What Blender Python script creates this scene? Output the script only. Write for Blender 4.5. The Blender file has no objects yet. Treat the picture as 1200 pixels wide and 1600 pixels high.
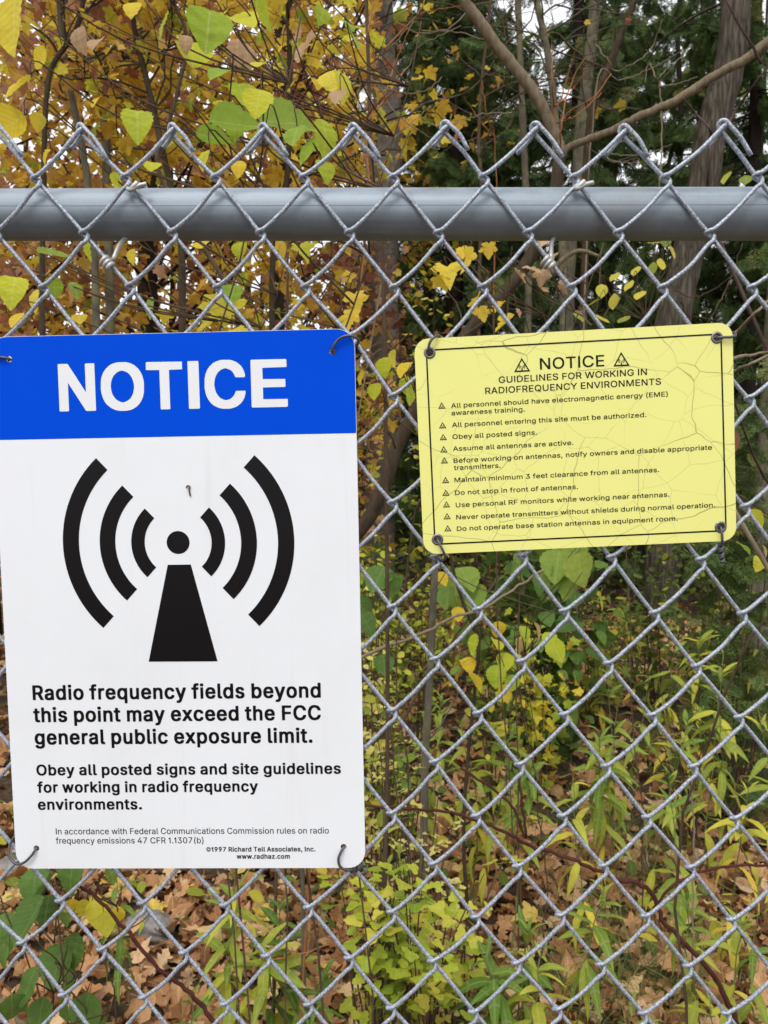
import bpy, bmesh, math, random
import numpy as np
from mathutils import Vector, Matrix
from mathutils.geometry import tessellate_polygon

random.seed(11); rng = np.random.default_rng(7)
sc = bpy.context.scene
col = sc.collection
R_ = math.radians

# ------------------------------------------------------------------ camera
CAMH, FY, F, PW, PH = 1.60, 0.6456, 1202.0, 1200, 1600
def cam_axes(pitch, yaw, roll):
    cp, sp, cy, sy = math.cos(pitch), math.sin(pitch), math.cos(yaw), math.sin(yaw)
    fwd = np.array([sy*cp, cy*cp, -sp]); right = np.array([cy, -sy, 0.0]); down = np.cross(fwd, right)
    cr, sr = math.cos(roll), math.sin(roll)
    return cr*right+sr*down, -sr*right+cr*down, fwd
RT, DN, FW = cam_axes(.06858, -.02898, -.00795)
cd = bpy.data.cameras.new('camera'); cam = bpy.data.objects.new('camera', cd); col.objects.link(cam)
m = Matrix.Identity(4)
for i, ax in enumerate((RT, -DN, -FW)):
    for j in range(3): m[j][i] = ax[j]
m[2][3] = CAMH
cam.matrix_world = m
cd.sensor_width = 36; cd.lens = 36*F/PH; cd.clip_start = .02; cd.clip_end = 1000
cd.dof.use_dof = True; cd.dof.focus_distance = .66; cd.dof.aperture_fstop = 21
sc.camera = cam

# ------------------------------------------------------------------ sky, sun, exposure
SUN_EL, SUN_AZ = R_(58), R_(200)          # high, behind the camera, softened by cloud
w = bpy.data.worlds.new('World'); sc.world = w; w.use_nodes = True
nt = w.node_tree; bg = nt.nodes['Background']
sky = nt.nodes.new('ShaderNodeTexSky'); sky.sky_type = 'NISHITA'; sky.sun_disc = False
sky.sun_elevation = SUN_EL; sky.sun_rotation = SUN_AZ; sky.air_density = 1.2; sky.dust_density = 3.0
hs = nt.nodes.new('ShaderNodeHueSaturation'); hs.inputs['Saturation'].default_value = .22
nt.links.new(sky.outputs[0], hs.inputs['Color'])
tc = nt.nodes.new('ShaderNodeTexCoord'); cn = nt.nodes.new('ShaderNodeTexNoise'); cn.inputs['Scale'].default_value = 2.2; cn.inputs['Detail'].default_value = 6
nt.links.new(tc.outputs['Generated'], cn.inputs['Vector'])
cl = nt.nodes.new('ShaderNodeValToRGB'); cl.color_ramp.elements[0].color = (6.2, 6.4, 6.9, 1); cl.color_ramp.elements[1].color = (9.5, 9.5, 9.6, 1)
cl.color_ramp.elements[0].position = .35; cl.color_ramp.elements[1].position = .65
nt.links.new(cn.outputs[0], cl.inputs[0])
mx = nt.nodes.new('ShaderNodeMix'); mx.data_type = 'RGBA'; mx.inputs[0].default_value = .72          # a bright, nearly closed cloud cover
nt.links.new(hs.outputs[0], mx.inputs[6]); nt.links.new(cl.outputs[0], mx.inputs[7]); nt.links.new(mx.outputs[2], bg.inputs[0])
bg.inputs[1].default_value = .15
sd = bpy.data.lights.new('sun', 'SUN'); sd.energy = 1.2; sd.angle = R_(22); sd.color = (1, .97, .92)
so = bpy.data.objects.new('sun', sd); col.objects.link(so)
so.rotation_euler = Vector((-math.sin(SUN_AZ)*math.cos(SUN_EL), -math.cos(SUN_AZ)*math.cos(SUN_EL), -math.sin(SUN_EL))).to_track_quat('-Z', 'Y').to_euler()
sc.view_settings.view_transform = 'Standard'; sc.view_settings.look = 'None'; sc.view_settings.gamma = 1
sc.view_settings.exposure = .30
sc.cycles.max_bounces = 6; sc.cycles.diffuse_bounces = 4; sc.cycles.glossy_bounces = 3; sc.cycles.transmission_bounces = 4

# ------------------------------------------------------------------ helpers
def ray(px, py):
    d = RT*(px-600)/F + DN*(py-800)/F + FW
    return d
def at(px, py, Y):                       # the point a metre-distance Y in front of the viewer's feet
    d = ray(px, py); return np.array([0, 0, CAMH]) + d*(Y/d[1])
def gz(x, y):
    return .035*np.sin(x*1.3+.4)*np.cos(y*.9) + .02*np.sin(x*3.1+y*2.3) + .012*np.sin(y*5.3-x*4.1)
def gp(px, py):
    d = ray(px, py); p = np.array([0, 0, CAMH]) + d*(CAMH/-d[2]); p[2] = gz(p[0], p[1]); return p
def tag(o, label=None, cat=None, group=None, kind=None):
    if label: o['label'] = label
    if cat: o['category'] = cat
    if group: o['group'] = group
    if kind: o['kind'] = kind
    return o
def empty(name, loc, label, cat, group=None):
    o = bpy.data.objects.new(name, None); o.empty_display_size = .1; col.objects.link(o)
    o.location = [float(v) for v in loc]; return tag(o, label, cat, group)

class MB:
    """collects triangles with two point attributes and becomes ONE mesh object"""
    def __init__(s): s.V = []; s.T = []; s.H = []; s.U = []; s.n = 0
    def raw(s, V, T, hue=0.5, uv=None):
        V = np.asarray(V, float).reshape(-1, 3); k = len(V)
        s.V.append(V); s.T.append(np.asarray(T, int).reshape(-1, 3)+s.n)
        s.H.append(np.full(k, hue) if np.isscalar(hue) else np.asarray(hue, float))
        s.U.append(np.zeros((k, 3)) if uv is None else np.asarray(uv, float)); s.n += k
    def poly(s, V, hue=.5):
        s.raw(V, [(0, i, i+1) for i in range(1, len(V)-1)], hue)
    def many(s, tpl, P, M, hue):
        """tpl copied to points P (n,3) with matrices M (n,3,3)"""
        V0, T0, U0 = tpl; n = len(P)
        if n == 0: return
        V = np.einsum('nij,kj->nki', M, V0) + P[:, None, :]
        T = (T0[None]+(np.arange(n)*len(V0))[:, None, None]).reshape(-1, 3)
        s.raw(V.reshape(-1, 3), T, np.repeat(hue, len(V0)), np.tile(U0, (n, 1)))
    def tube(s, pts, rad, sides=6, hue=.5, caps=True, bump=0.0):
        pts = np.asarray(pts, float); n = len(pts)
        rad = np.full(n, rad) if np.isscalar(rad) else np.asarray(rad, float)
        tg = np.gradient(pts, axis=0); tg /= np.linalg.norm(tg, axis=1)[:, None]+1e-12
        up = np.array([0, 1, 0.]) if abs(tg[0][1]) < .8 else np.array([1., 0, 0])
        a = np.cross(tg[0], up); a /= np.linalg.norm(a)
        V = []; L = 0; U = []
        ang = np.arange(sides)*2*math.pi/sides
        for i in range(n):
            a = a-tg[i]*np.dot(a, tg[i]); a /= np.linalg.norm(a)+1e-12; b = np.cross(tg[i], a)
            if i: L += np.linalg.norm(pts[i]-pts[i-1])
            r = rad[i]*(1+(rng.normal(0, bump, sides) if bump else 0))
            V.append(pts[i]+np.outer(np.cos(ang)*r, a)+np.outer(np.sin(ang)*r, b))
            U.append(np.stack([ang, np.full(sides, L), np.zeros(sides)], 1))
        V = np.concatenate(V); U = np.concatenate(U); T = []
        i = np.arange(n-1)[:, None]*sides; j = np.arange(sides)[None]; k = (j+1) % sides
        q = [(i+j).ravel(), (i+k).ravel(), (i+sides+k).ravel(), (i+sides+j).ravel()]
        T = np.concatenate([np.stack([q[0], q[1], q[2]], 1), np.stack([q[0], q[2], q[3]], 1)])
        if caps:
            T = np.concatenate([T, [(0, c+1, c) for c in range(1, sides-1)], [((n-1)*sides, (n-1)*sides+c, (n-1)*sides+c+1) for c in range(1, sides-1)]])
        s.raw(V, T, hue, U)
    def build(s, name, mat, parent=None, smooth=True, origin=None, local=False):
        V = np.concatenate(s.V); T = np.concatenate(s.T)
        if parent is not None and not local: V = V-np.array(parent.location)
        if origin is not None: V = V-np.asarray(origin)
        me = bpy.data.meshes.new(name); me.vertices.add(len(V)); me.vertices.foreach_set('co', V.ravel().astype('f'))
        me.loops.add(len(T)*3); me.loops.foreach_set('vertex_index', T.ravel().astype('i'))
        me.polygons.add(len(T)); me.polygons.foreach_set('loop_start', (np.arange(len(T))*3).astype('i'))
        try: me.polygons.foreach_set('loop_total', np.full(len(T), 3, 'i'))
        except Exception: pass
        me.update(calc_edges=True); me.validate()
        a = me.attributes.new('hue', 'FLOAT', 'POINT'); a.data.foreach_set('value', np.concatenate(s.H).astype('f'))
        a = me.attributes.new('luv', 'FLOAT_VECTOR', 'POINT'); a.data.foreach_set('vector', np.concatenate(s.U).ravel().astype('f'))
        me.polygons.foreach_set('use_smooth', np.full(len(T), smooth))
        me.materials.append(mat)
        o = bpy.data.objects.new(name, me); col.objects.link(o)
        if parent is not None: o.parent = parent
        if origin is not None: o.location = [float(v) for v in origin]
        return o

def cr(pts, n=6):                         # Catmull-Rom through the points
    P = np.asarray(pts, float)
    if len(P) < 3: 
        t = np.linspace(0, 1, n+1)[:, None]; return P[0]*(1-t)+P[-1]*t
    Q = np.vstack([2*P[0]-P[1], P, 2*P[-1]-P[-2]]); out = []
    for i in range(1, len(Q)-2):
        a, b, c, d = Q[i-1], Q[i], Q[i+1], Q[i+2]
        for t in np.arange(n)/n:
            out.append(.5*(2*b+(c-a)*t+(2*a-5*b+4*c-d)*t*t+(3*b-a-3*c+d)*t**3))
    out.append(P[-1]); return np.array(out)
def lerp_r(r0, r1, n): return np.linspace(r0, r1, n)
def rotm(yaw, pitch, roll):
    """leaf frames: y axis = leaf direction, z = its upper face; vectorised"""
    cy, sy, cp, sp, c2, s2 = np.cos(yaw), np.sin(yaw), np.cos(pitch), np.sin(pitch), np.cos(roll), np.sin(roll)
    y = np.stack([cy*cp, sy*cp, sp], -1); x = np.stack([sy, -cy, 0*sy], -1); z = np.cross(x, y)
    x2 = x*c2[..., None]+z*s2[..., None]; z2 = -x*s2[..., None]+z*c2[..., None]
    return np.stack([x2, y, z2], -1)

# ------------------------------------------------------------------ materials
def nodes(name):
    m = bpy.data.materials.new(name); m.use_nodes = True; t = m.node_tree
    return m, t, t.nodes['Principled BSDF'], t.nodes['Material Output']
def N(t, typ, **k):
    n = t.nodes.new(typ)
    for a, v in k.items():
        if a in n.inputs: n.inputs[a].default_value = v
        else: setattr(n, a, v)
    return n
def ramp(t, stops, src):
    n = t.nodes.new('ShaderNodeValToRGB'); e = n.color_ramp.elements
    while len(e) < len(stops): e.new(.5)
    for q, (p, c) in zip(e, stops): q.position = p; q.color = (*c, 1) if len(c) == 3 else c
    t.links.new(src, n.inputs[0]); return n.outputs[0]
def mix(t, fac, a, b, mode='MIX'):
    n = t.nodes.new('ShaderNodeMix'); n.data_type = 'RGBA'; n.blend_type = mode
    for s, v in ((n.inputs[0], fac), (n.inputs[6], a), (n.inputs[7], b)):
        if hasattr(v, 'links') or hasattr(v, 'is_linked'): t.links.new(v, s)
        else: s.default_value = v if not isinstance(v, tuple) else (*v, 1)
    return n.outputs[2]
def math_(t, op, a, b=0.0):
    n = t.nodes.new('ShaderNodeMath'); n.operation = op
    for s, v in ((n.inputs[0], a), (n.inputs[1], b)):
        if hasattr(v, 'is_linked'): t.links.new(v, s)
        else: s.default_value = v
    return n.outputs[0]
def objco(t): return N(t, 'ShaderNodeTexCoord').outputs['Object']
def noise(t, scale, detail=4, vec=None, rough=.55):
    n = N(t, 'ShaderNodeTexNoise'); n.inputs['Scale'].default_value = scale; n.inputs['Detail'].default_value = detail
    n.inputs['Roughness'].default_value = rough
    t.links.new(vec if vec is not None else objco(t), n.inputs['Vector']); return n.outputs[0]
def bump(t, h, strength, dist, bs):
    b = N(t, 'ShaderNodeBump'); b.inputs['Strength'].default_value = strength; b.inputs['Distance'].default_value = dist
    t.links.new(h, b.inputs['Height']); t.links.new(b.outputs[0], bs.inputs['Normal'])

def leaf_mat(name, stops, trans=.35, vein=.35, spots=.25, rough=.5, spot_col=(.16, .07, .02), veins=9, nsc=25):
    m, t, b, out = nodes(name)
    at_ = N(t, 'ShaderNodeAttribute', attribute_name='hue'); c = ramp(t, stops, at_.outputs['Fac'])
    uv = N(t, 'ShaderNodeAttribute', attribute_name='luv'); sp = N(t, 'ShaderNodeSeparateXYZ'); t.links.new(uv.outputs['Vector'], sp.inputs[0])
    ax = math_(t, 'ABSOLUTE', sp.outputs[0])
    side = math_(t, 'ABSOLUTE', math_(t, 'SINE', math_(t, 'MULTIPLY', math_(t, 'SUBTRACT', sp.outputs[1], math_(t, 'MULTIPLY', ax, .75)), veins*math.pi)))
    pleat_shade = math_(t, 'MULTIPLY', math_(t, 'SUBTRACT', 1.0, side), vein*.5)
    side = math_(t, 'LESS_THAN', side, .14); mid = math_(t, 'LESS_THAN', ax, .018)
    v = math_(t, 'MAXIMUM', side, mid)
    n1 = noise(t, nsc, 5)
    blot = ramp(t, [(.56, (0, 0, 0)), (.7, (1, 1, 1))], n1)
    c2 = mix(t, math_(t, 'MULTIPLY', blot, spots), c, spot_col)
    n2 = noise(t, nsc*2.7, 3)
    c2 = mix(t, .5, c2, mix(t, n2, (.25, .25, .25), (1, 1, 1)), 'SOFT_LIGHT')
    c2 = mix(t, pleat_shade, c2, mix(t, .75, c2, (.02, .03, .005)))  # shading of the folds along the side veins, painted into the leaf colour
    lighter = mix(t, .5, c2, (.85, .80, .45))
    c3 = mix(t, math_(t, 'MULTIPLY', v, vein), c2, lighter)
    t.links.new(c3, b.inputs['Base Color']); b.inputs['Roughness'].default_value = rough; b.inputs['Specular IOR Level'].default_value = .12
    bump(t, math_(t, 'ADD', math_(t, 'MULTIPLY', v, -.6), n2), .35, .002, b)
    tr = N(t, 'ShaderNodeBsdfTranslucent'); t.links.new(c3, tr.inputs[0])
    ms = N(t, 'ShaderNodeMixShader'); ms.inputs[0].default_value = trans
    t.links.new(b.outputs[0], ms.inputs[1]); t.links.new(tr.outputs[0], ms.inputs[2]); t.links.new(ms.outputs[0], out.inputs[0])
    return m
def bark_mat(name, dark, light, scale=30, stretch=.25, bs=.6, moss=None, furrow=0.0):
    m, t, b, out = nodes(name)
    mp = N(t, 'ShaderNodeMapping'); mp.inputs['Scale'].default_value = (1, 1, stretch); t.links.new(objco(t), mp.inputs[0])
    n1 = noise(t, scale, 8, mp.outputs[0], .65); n2 = noise(t, scale*.12, 4); h = n1
    if furrow:
        nz = N(t, 'ShaderNodeTexNoise'); nz.inputs['Scale'].default_value = scale*.6; t.links.new(mp.outputs[0], nz.inputs['Vector'])
        vv = mix(t, .06, mp.outputs[0], nz.outputs['Color'], 'ADD')
        vo = N(t, 'ShaderNodeTexVoronoi'); vo.feature = 'DISTANCE_TO_EDGE'; vo.inputs['Scale'].default_value = scale*1.1; t.links.new(vv, vo.inputs['Vector'])
        h = math_(t, 'ADD', math_(t, 'MULTIPLY', n1, 1-furrow*.4), math_(t, 'MULTIPLY', math_(t, 'MINIMUM', vo.outputs[0], .3), furrow))
    c = ramp(t, [(.28, dark), (.5, tuple((p_+q_)/2 for p_, q_ in zip(dark, light))), (.72, light)], math_(t, 'ADD', math_(t, 'MULTIPLY', h, .7), math_(t, 'MULTIPLY', n2, .3)))
    if moss: c = mix(t, ramp(t, [(.5, (0, 0, 0)), (.62, (1, 1, 1))], noise(t, scale*.3, 5)), c, moss)
    t.links.new(c, b.inputs['Base Color']); b.inputs['Roughness'].default_value = .9; b.inputs['Specular IOR Level'].default_value = .05
    bump(t, h, bs, .006, b)
    return m

def galv_mat(name, a, b_, scale, lo, hi, metal=.55, rough=.42, streak=False):
    m, t, b, out = nodes(name)
    co = objco(t)
    if streak:
        mp = N(t, 'ShaderNodeMapping'); mp.inputs['Scale'].default_value = (.06, 1, 1); t.links.new(co, mp.inputs[0]); co = mp.outputs[0]
    n1 = noise(t, scale, 6, co, .7); n2 = noise(t, scale*.12, 4)
    c = ramp(t, [(lo, a), (hi, b_)], n1)
    c = mix(t, math_(t, 'MULTIPLY', n2, .35), c, (.34, .33, .33))
    t.links.new(c, b.inputs['Base Color']); b.inputs['Metallic'].default_value = metal
    t.links.new(math_(t, 'ADD', math_(t, 'MULTIPLY', n1, .25), rough-.12), b.inputs['Roughness'])
    bump(t, n1, .25, .0006, b)
    return m
M = {}
M['wire'] = galv_mat('galvanised_wire', (.125, .15, .195), (.60, .66, .755), 600, .38, .64, .35, .48)
def rail_mat():
    m, t, b, out = nodes('galvanised_pipe')
    co = objco(t)
    mp = N(t, 'ShaderNodeMapping'); mp.inputs['Scale'].default_value = (2.2, 90, 90); t.links.new(co, mp.inputs[0])
    n1 = noise(t, 1.0, 6, mp.outputs[0], .65); n2 = noise(t, 60, 6, None, .7); n3 = noise(t, 9, 3)
    sx = N(t, 'ShaderNodeSeparateXYZ'); t.links.new(co, sx.inputs[0])
    seam = math_(t, 'LESS_THAN', math_(t, 'ABSOLUTE', math_(t, 'SUBTRACT', sx.outputs[2], 1.8085)), .00045)
    c = ramp(t, [(.25, (.17, .20, .23)), (.75, (.39, .445, .50))], math_(t, 'ADD', math_(t, 'MULTIPLY', n1, .55), math_(t, 'MULTIPLY', n2, .4)))
    sp = noise(t, 300, 3); c = mix(t, ramp(t, [(.68, (0, 0, 0)), (.76, (.45, .45, .45))], sp), c, (.12, .11, .1))
    c = mix(t, ramp(t, [(.5, (0, 0, 0)), (.75, (.55, .55, .55))], n3), c, (.2, .19, .18))
    c = mix(t, math_(t, 'MULTIPLY', seam, .55), c, (.10, .10, .11))
    t.links.new(c, b.inputs['Base Color']); b.inputs['Metallic'].default_value = .62
    t.links.new(math_(t, 'ADD', math_(t, 'MULTIPLY', n2, .3), .46), b.inputs['Roughness'])
    bump(t, n2, .12, .0008, b); return m
M['rail'] = rail_mat()
def sign_paint():
    m, t, b, out = nodes('weathered_sign_white')
    n1 = noise(t, 7, 6, None, .65); mp = N(t, 'ShaderNodeMapping'); mp.inputs['Scale'].default_value = (60, 1, 3); t.links.new(objco(t), mp.inputs[0])
    n2 = noise(t, 1.0, 5, mp.outputs[0], .6); n3 = noise(t, 260, 2)
    c = mix(t, ramp(t, [(.45, (0, 0, 0)), (.75, (.5, .5, .5))], n1), (.845, .865, .895), (.74, .755, .775))
    c = mix(t, ramp(t, [(.6, (0, 0, 0)), (.8, (.22, .22, .22))], n2), c, (.55, .55, .53))
    c = mix(t, ramp(t, [(.77, (0, 0, 0)), (.80, (.5, .5, .5))], n3), c, (.35, .33, .30))
    t.links.new(c, b.inputs['Base Color']); t.links.new(math_(t, 'ADD', math_(t, 'MULTIPLY', n1, .2), .22), b.inputs['Roughness']); b.inputs['Specular IOR Level'].default_value = .4
    return m
def plain(name, c, rough=.5, metal=0, spec=.5, nz=.06, nscale=40, bmp=0, coat=0):
    m, t, b, out = nodes(name)
    n1 = noise(t, nscale, 5)
    cc = mix(t, n1, tuple(v*(1-nz) for v in c), tuple(min(1, v*(1+nz)) for v in c))
    t.links.new(cc, b.inputs['Base Color']); b.inputs['Roughness'].default_value = rough; b.inputs['Metallic'].default_value = metal
    b.inputs['Specular IOR Level'].default_value = spec; b.inputs['Coat Weight'].default_value = coat
    if bmp: bump(t, n1, bmp, .001, b)
    return m
M['tie'] = plain('aluminium_tie', (.50, .495, .475), .45, .5, nscale=300, nz=.15)
M['dark_wire'] = plain('dark_steel_wire', (.11, .11, .12), .45, .6, nscale=400, nz=.4)
M['white'] = sign_paint()
M['blue'] = plain('sign_blue', (.0, .072, .69), .4, spec=.04, nz=.05, nscale=14)
M['black'] = plain('sign_black', (.005, .004, .005), .38, spec=.22, nz=.1)
M['letter_white'] = plain('letter_white', (.82, .83, .86), .35, nz=.02)
M['letter_grey'] = plain('letter_thin_black', (.012, .012, .014), .5, spec=.2)
M['letter_ink'] = plain('faded_ink', (.014, .012, .004), .55, spec=.15, nz=.3, nscale=120)
def yellow_mat():
    m, t, b, out = nodes('cracked_yellow_vinyl')
    co = objco(t); nz = N(t, 'ShaderNodeTexNoise'); nz.inputs['Scale'].default_value = 16; nz.inputs['Detail'].default_value = 3; t.links.new(co, nz.inputs['Vector'])
    wob = mix(t, .022, co, nz.outputs['Color'], 'ADD')
    def crack(scale, wid, msc, lo):
        v = N(t, 'ShaderNodeTexVoronoi'); v.feature = 'DISTANCE_TO_EDGE'; v.inputs['Scale'].default_value = scale; t.links.new(wob, v.inputs['Vector'])
        k = math_(t, 'LESS_THAN', v.outputs[0], wid)
        return math_(t, 'MULTIPLY', k, ramp(t, [(lo, (0, 0, 0)), (lo+.12, (1, 1, 1))], noise(t, msc, 3)))
    c1 = crack(15, .0042, 9, .40); c2 = crack(31, .0060, 13, .40)
    k = math_(t, 'MAXIMUM', math_(t, 'MULTIPLY', c1, .5), math_(t, 'MULTIPLY', c2, .27))
    base = mix(t, noise(t, 12, 4), (.82, .80, .225), (.88, .865, .285))
    t.links.new(mix(t, k, base, (.16, .12, .025)), b.inputs['Base Color']); b.inputs['Roughness'].default_value = .42
    bump(t, math_(t, 'MULTIPLY', k, -1.0), .5, .0006, b); return m
M['yellow'] = yellow_mat()

YEL = [(0, (.30, .11, .06)), (.14, (.42, .17, .07)), (.3, (.60, .31, .05)), (.5, (.74, .47, .05)), (.72, (.84, .62, .06)), (.88, (.66, .62, .05)), (1, (.34, .42, .04))]
M['maple'] = leaf_mat('maple_leaf_autumn', YEL, .45, .3, .3)
M['orange'] = leaf_mat('orange_leaf', [(0, (.20, .075, .055)), (.25, (.38, .16, .10)), (.5, (.52, .25, .13)), (.75, (.70, .42, .08)), (.9, (.74, .5, .08)), (1, (.52, .30, .19))], .4, .3, .35)
M['broad'] = leaf_mat('broad_leaf', [(0, (.50, .30, .18)), (.18, (.56, .36, .20)), (.25, (.80, .54, .03)), (.45, (.80, .66, .06)), (.6, (.58, .62, .035)), (.8, (.27, .42, .04)), (1, (.33, .43, .11))], .45, .42, .22, nsc=40, veins=8)
M['tan'] = leaf_mat('dead_tan_leaf', [(0, (.42, .24, .12)), (1, (.62, .42, .25))], .3, .4, .3)
M['green'] = leaf_mat('green_leaf', [(0, (.055, .11, .025)), (.5, (.10, .18, .035)), (.8, (.18, .26, .04)), (1, (.42, .40, .06))], .3, .16, .15)
M['olive'] = leaf_mat('olive_undergrowth', [(0, (.045, .075, .016)), (.45, (.12, .17, .025)), (.72, (.30, .33, .035)), (1, (.58, .46, .05))], .3, .3, .2)
M['rod'] = leaf_mat('goldenrod_leaf', [(0, (.075, .16, .03)), (.4, (.155, .25, .036)), (.65, (.31, .365, .045)), (.84, (.60, .54, .06)), (1, (.72, .50, .06))], .35, .25, .14, veins=2, nsc=35)
M['lime'] = leaf_mat('lime_leaf', [(0, (.20, .29, .03)), (.4, (.34, .43, .035)), (.75, (.48, .50, .05)), (1, (.66, .56, .08))], .35, .3, .08, veins=5)
M['cream'] = leaf_mat('pale_yellow_leaf', [(0, (.42, .42, .06)), (.5, (.64, .57, .13)), (1, (.70, .62, .24))], .35, .2, .06, veins=4)
M['cedar'] = leaf_mat('cedar_spray', [(0, (.042, .07, .022)), (.5, (.085, .135, .04)), (.85, (.15, .21, .06)), (1, (.24, .21, .06))], .3, 0, .1)
M['litter'] = leaf_mat('fallen_leaf', [(0, (.07, .032, .018)), (.22, (.19, .075, .028)), (.5, (.36, .165, .068)), (.72, (.52, .28, .13)), (.88, (.62, .42, .24)), (1, (.60, .42, .07))], .12, .4, .4, .6, (.05, .025, .012), nsc=35)
M['grass'] = leaf_mat('grass_blade', [(0, (.04, .075, .02)), (.5, (.085, .13, .035)), (.75, (.18, .17, .06)), (1, (.34, .26, .13))], .25, 0, .1)
M['bark_brown'] = bark_mat('brown_bark', (.022, .016, .011), (.10, .075, .05), 45)
M['bark_grey'] = bark_mat('grey_bark', (.045, .039, .028), (.19, .17, .128), 38, moss=(.17, .16, .09))
M['bark_tan'] = bark_mat('smooth_tan_bark', (.075, .055, .033), (.27, .215, .145), 60, .35, .35)
M['bark_dark'] = bark_mat('dark_bark', (.012, .009, .007), (.055, .042, .031), 30)
M['bark_rough'] = bark_mat('furrowed_bark', (.022, .018, .014), (.18, .155, .12), 22, .10, 1.0, None, .9)
M['bark_birch'] = bark_mat('peeling_birch_bark', (.035, .028, .021), (.25, .22, .18), 16, 1.6, .5)
M['twig'] = bark_mat('twig_bark', (.04, .026, .017), (.15, .105, .07), 80, .3, .3)
M['twig_pale'] = bark_mat('pale_twig_bark', (.13, .10, .065), (.34, .27, .19), 80, .3, .3)
M['twig_orange'] = bark_mat('orange_twig_bark', (.18, .065, .028), (.40, .18, .075), 80, .3, .2)
M['cane'] = bark_mat('bramble_cane_skin', (.035, .013, .012), (.12, .042, .034), 90, .3, .3)
M['stem_green'] = plain('green_stem', (.14, .16, .05), .6, nz=.4, nscale=60)
def ground_mat():
    m, t, b, out = nodes('forest_floor')
    n1 = noise(t, 1.3, 6); n2 = noise(t, 28, 8, None, .7)
    c = ramp(t, [(.3, (.022, .013, .008)), (.5, (.07, .038, .020)), (.68, (.16, .09, .045)), (.8, (.24, .16, .09))], n2)
    c = mix(t, ramp(t, [(.5, (0, 0, 0)), (.68, (.7, .7, .7))], n1), c, (.045, .06, .018))
    t.links.new(c, b.inputs['Base Color']); b.inputs['Roughness'].default_value = .95
    bump(t, n2, .9, .03, b); return m
M['ground'] = ground_mat()

# ------------------------------------------------------------------ leaf shapes (templates: verts, tris, luv)
def T_fan(outline, ctr=(0, .35), fold=.3, bend=.3, crump=.04, width=1.0):
    pts = [ctr]+outline+[(-x, y) for x, y in outline[-2:0:-1]]
    P = np.array(pts, float); x, y = P[:, 0]*width, P[:, 1]
    z = np.abs(x)*fold - bend*(y-.2)**2 + rng.normal(0, crump, len(P))
    n = len(P)-1; T = [(0, i+1, (i+1) % n+1) for i in range(n)]
    U = np.stack([x, y, 0*x], 1); return np.stack([x, y, z], 1), np.array(T), U
MAPLE = [(0, .08), (.12, -.03), (.26, .0), (.40, .06), (.42, .15), (.34, .25), (.46, .32), (.50, .40), (.60, .50), (.54, .56), (.46, .60), (.38, .60), (.27, .57), (.29, .66), (.24, .74), (.17, .80), (.13, .90), (0, 1.03)]
def T_blade(wid, n=5, base=.25, fold=.3, bend=.3, crump=.02, serr=0.0, power=1.0, twist=0.0, tip=1.0):
    V = []; U = []; T = []
    for i in range(n+1):
        s = i/n if base else (i/n)**1.35; wd = wid*(math.sin(math.pi*min(1, s*(1-base*.2)+base*.2)**power))**.8 if 0 < s < 1 else (wid*.12 if s == 0 else 0.004)
        if serr and 0 < s < 1: wd *= 1+serr*(1 if i % 2 else -1)
        zc = -bend*s*s + rng.normal(0, crump); tw = twist*s
        for k in (-1, 0, 1):
            V.append((k*wd*math.cos(tw), s-bend*.3*s*s, zc+(abs(k)*wd*fold)+k*wd*math.sin(tw)+rng.normal(0, crump*.5))); U.append((k*wd, s, 0))
        if i:
            a = (i-1)*3; b = i*3
            for k in (0, 1): T += [(a+k, a+k+1, b+k+1), (a+k, b+k+1, b+k)]
    return np.array(V), np.array(T), np.array(U)
def T_tri():                                # three stalked, rounded leaflets with scalloped tips
    Vs, Ts, Us = [], [], []; n = 0
    for a in (-1.2+rng.normal(0, .12), rng.normal(0, .12), 1.2+rng.normal(0, .12)):
        k = rng.uniform(.8, 1.1); o = []
        for i in range(22):
            th = -math.pi/2+2*math.pi*i/22; u = th-math.pi/2
            r = .235*(1+.24*math.cos(3*u)+.07*math.cos(9*u)-.10*math.cos(u+math.pi))*(1+rng.normal(0, .03)); o.append((r*math.cos(th)*1.08, .55+r*math.sin(th)))
        P = np.array([(0, .55)]+o); z = np.abs(P[:, 0])*rng.uniform(.0, .2)-(P[:, 1]-.3)**2*rng.uniform(-.1, .25)+rng.normal(0, .012, len(P))
        P = np.vstack([P, [(-.012, 0), (.012, 0), (0, .34)]]); z = np.append(z, [0, 0, 0])
        c, s_ = math.cos(a), math.sin(a)
        Vs.append(np.stack([(P[:, 0]*c+P[:, 1]*s_)*k, (-P[:, 0]*s_+P[:, 1]*c)*k+.25, z], 1))
        Ts.append(np.array([(0, i+1, (i+1) % 22+1) for i in range(22)]+[(23, 24, 25)])+n); Us.append(np.stack([P[:, 0], P[:, 1], 0*z], 1)); n += len(P)
    return np.concatenate(Vs), np.concatenate(Ts), np.concatenate(Us)
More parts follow.
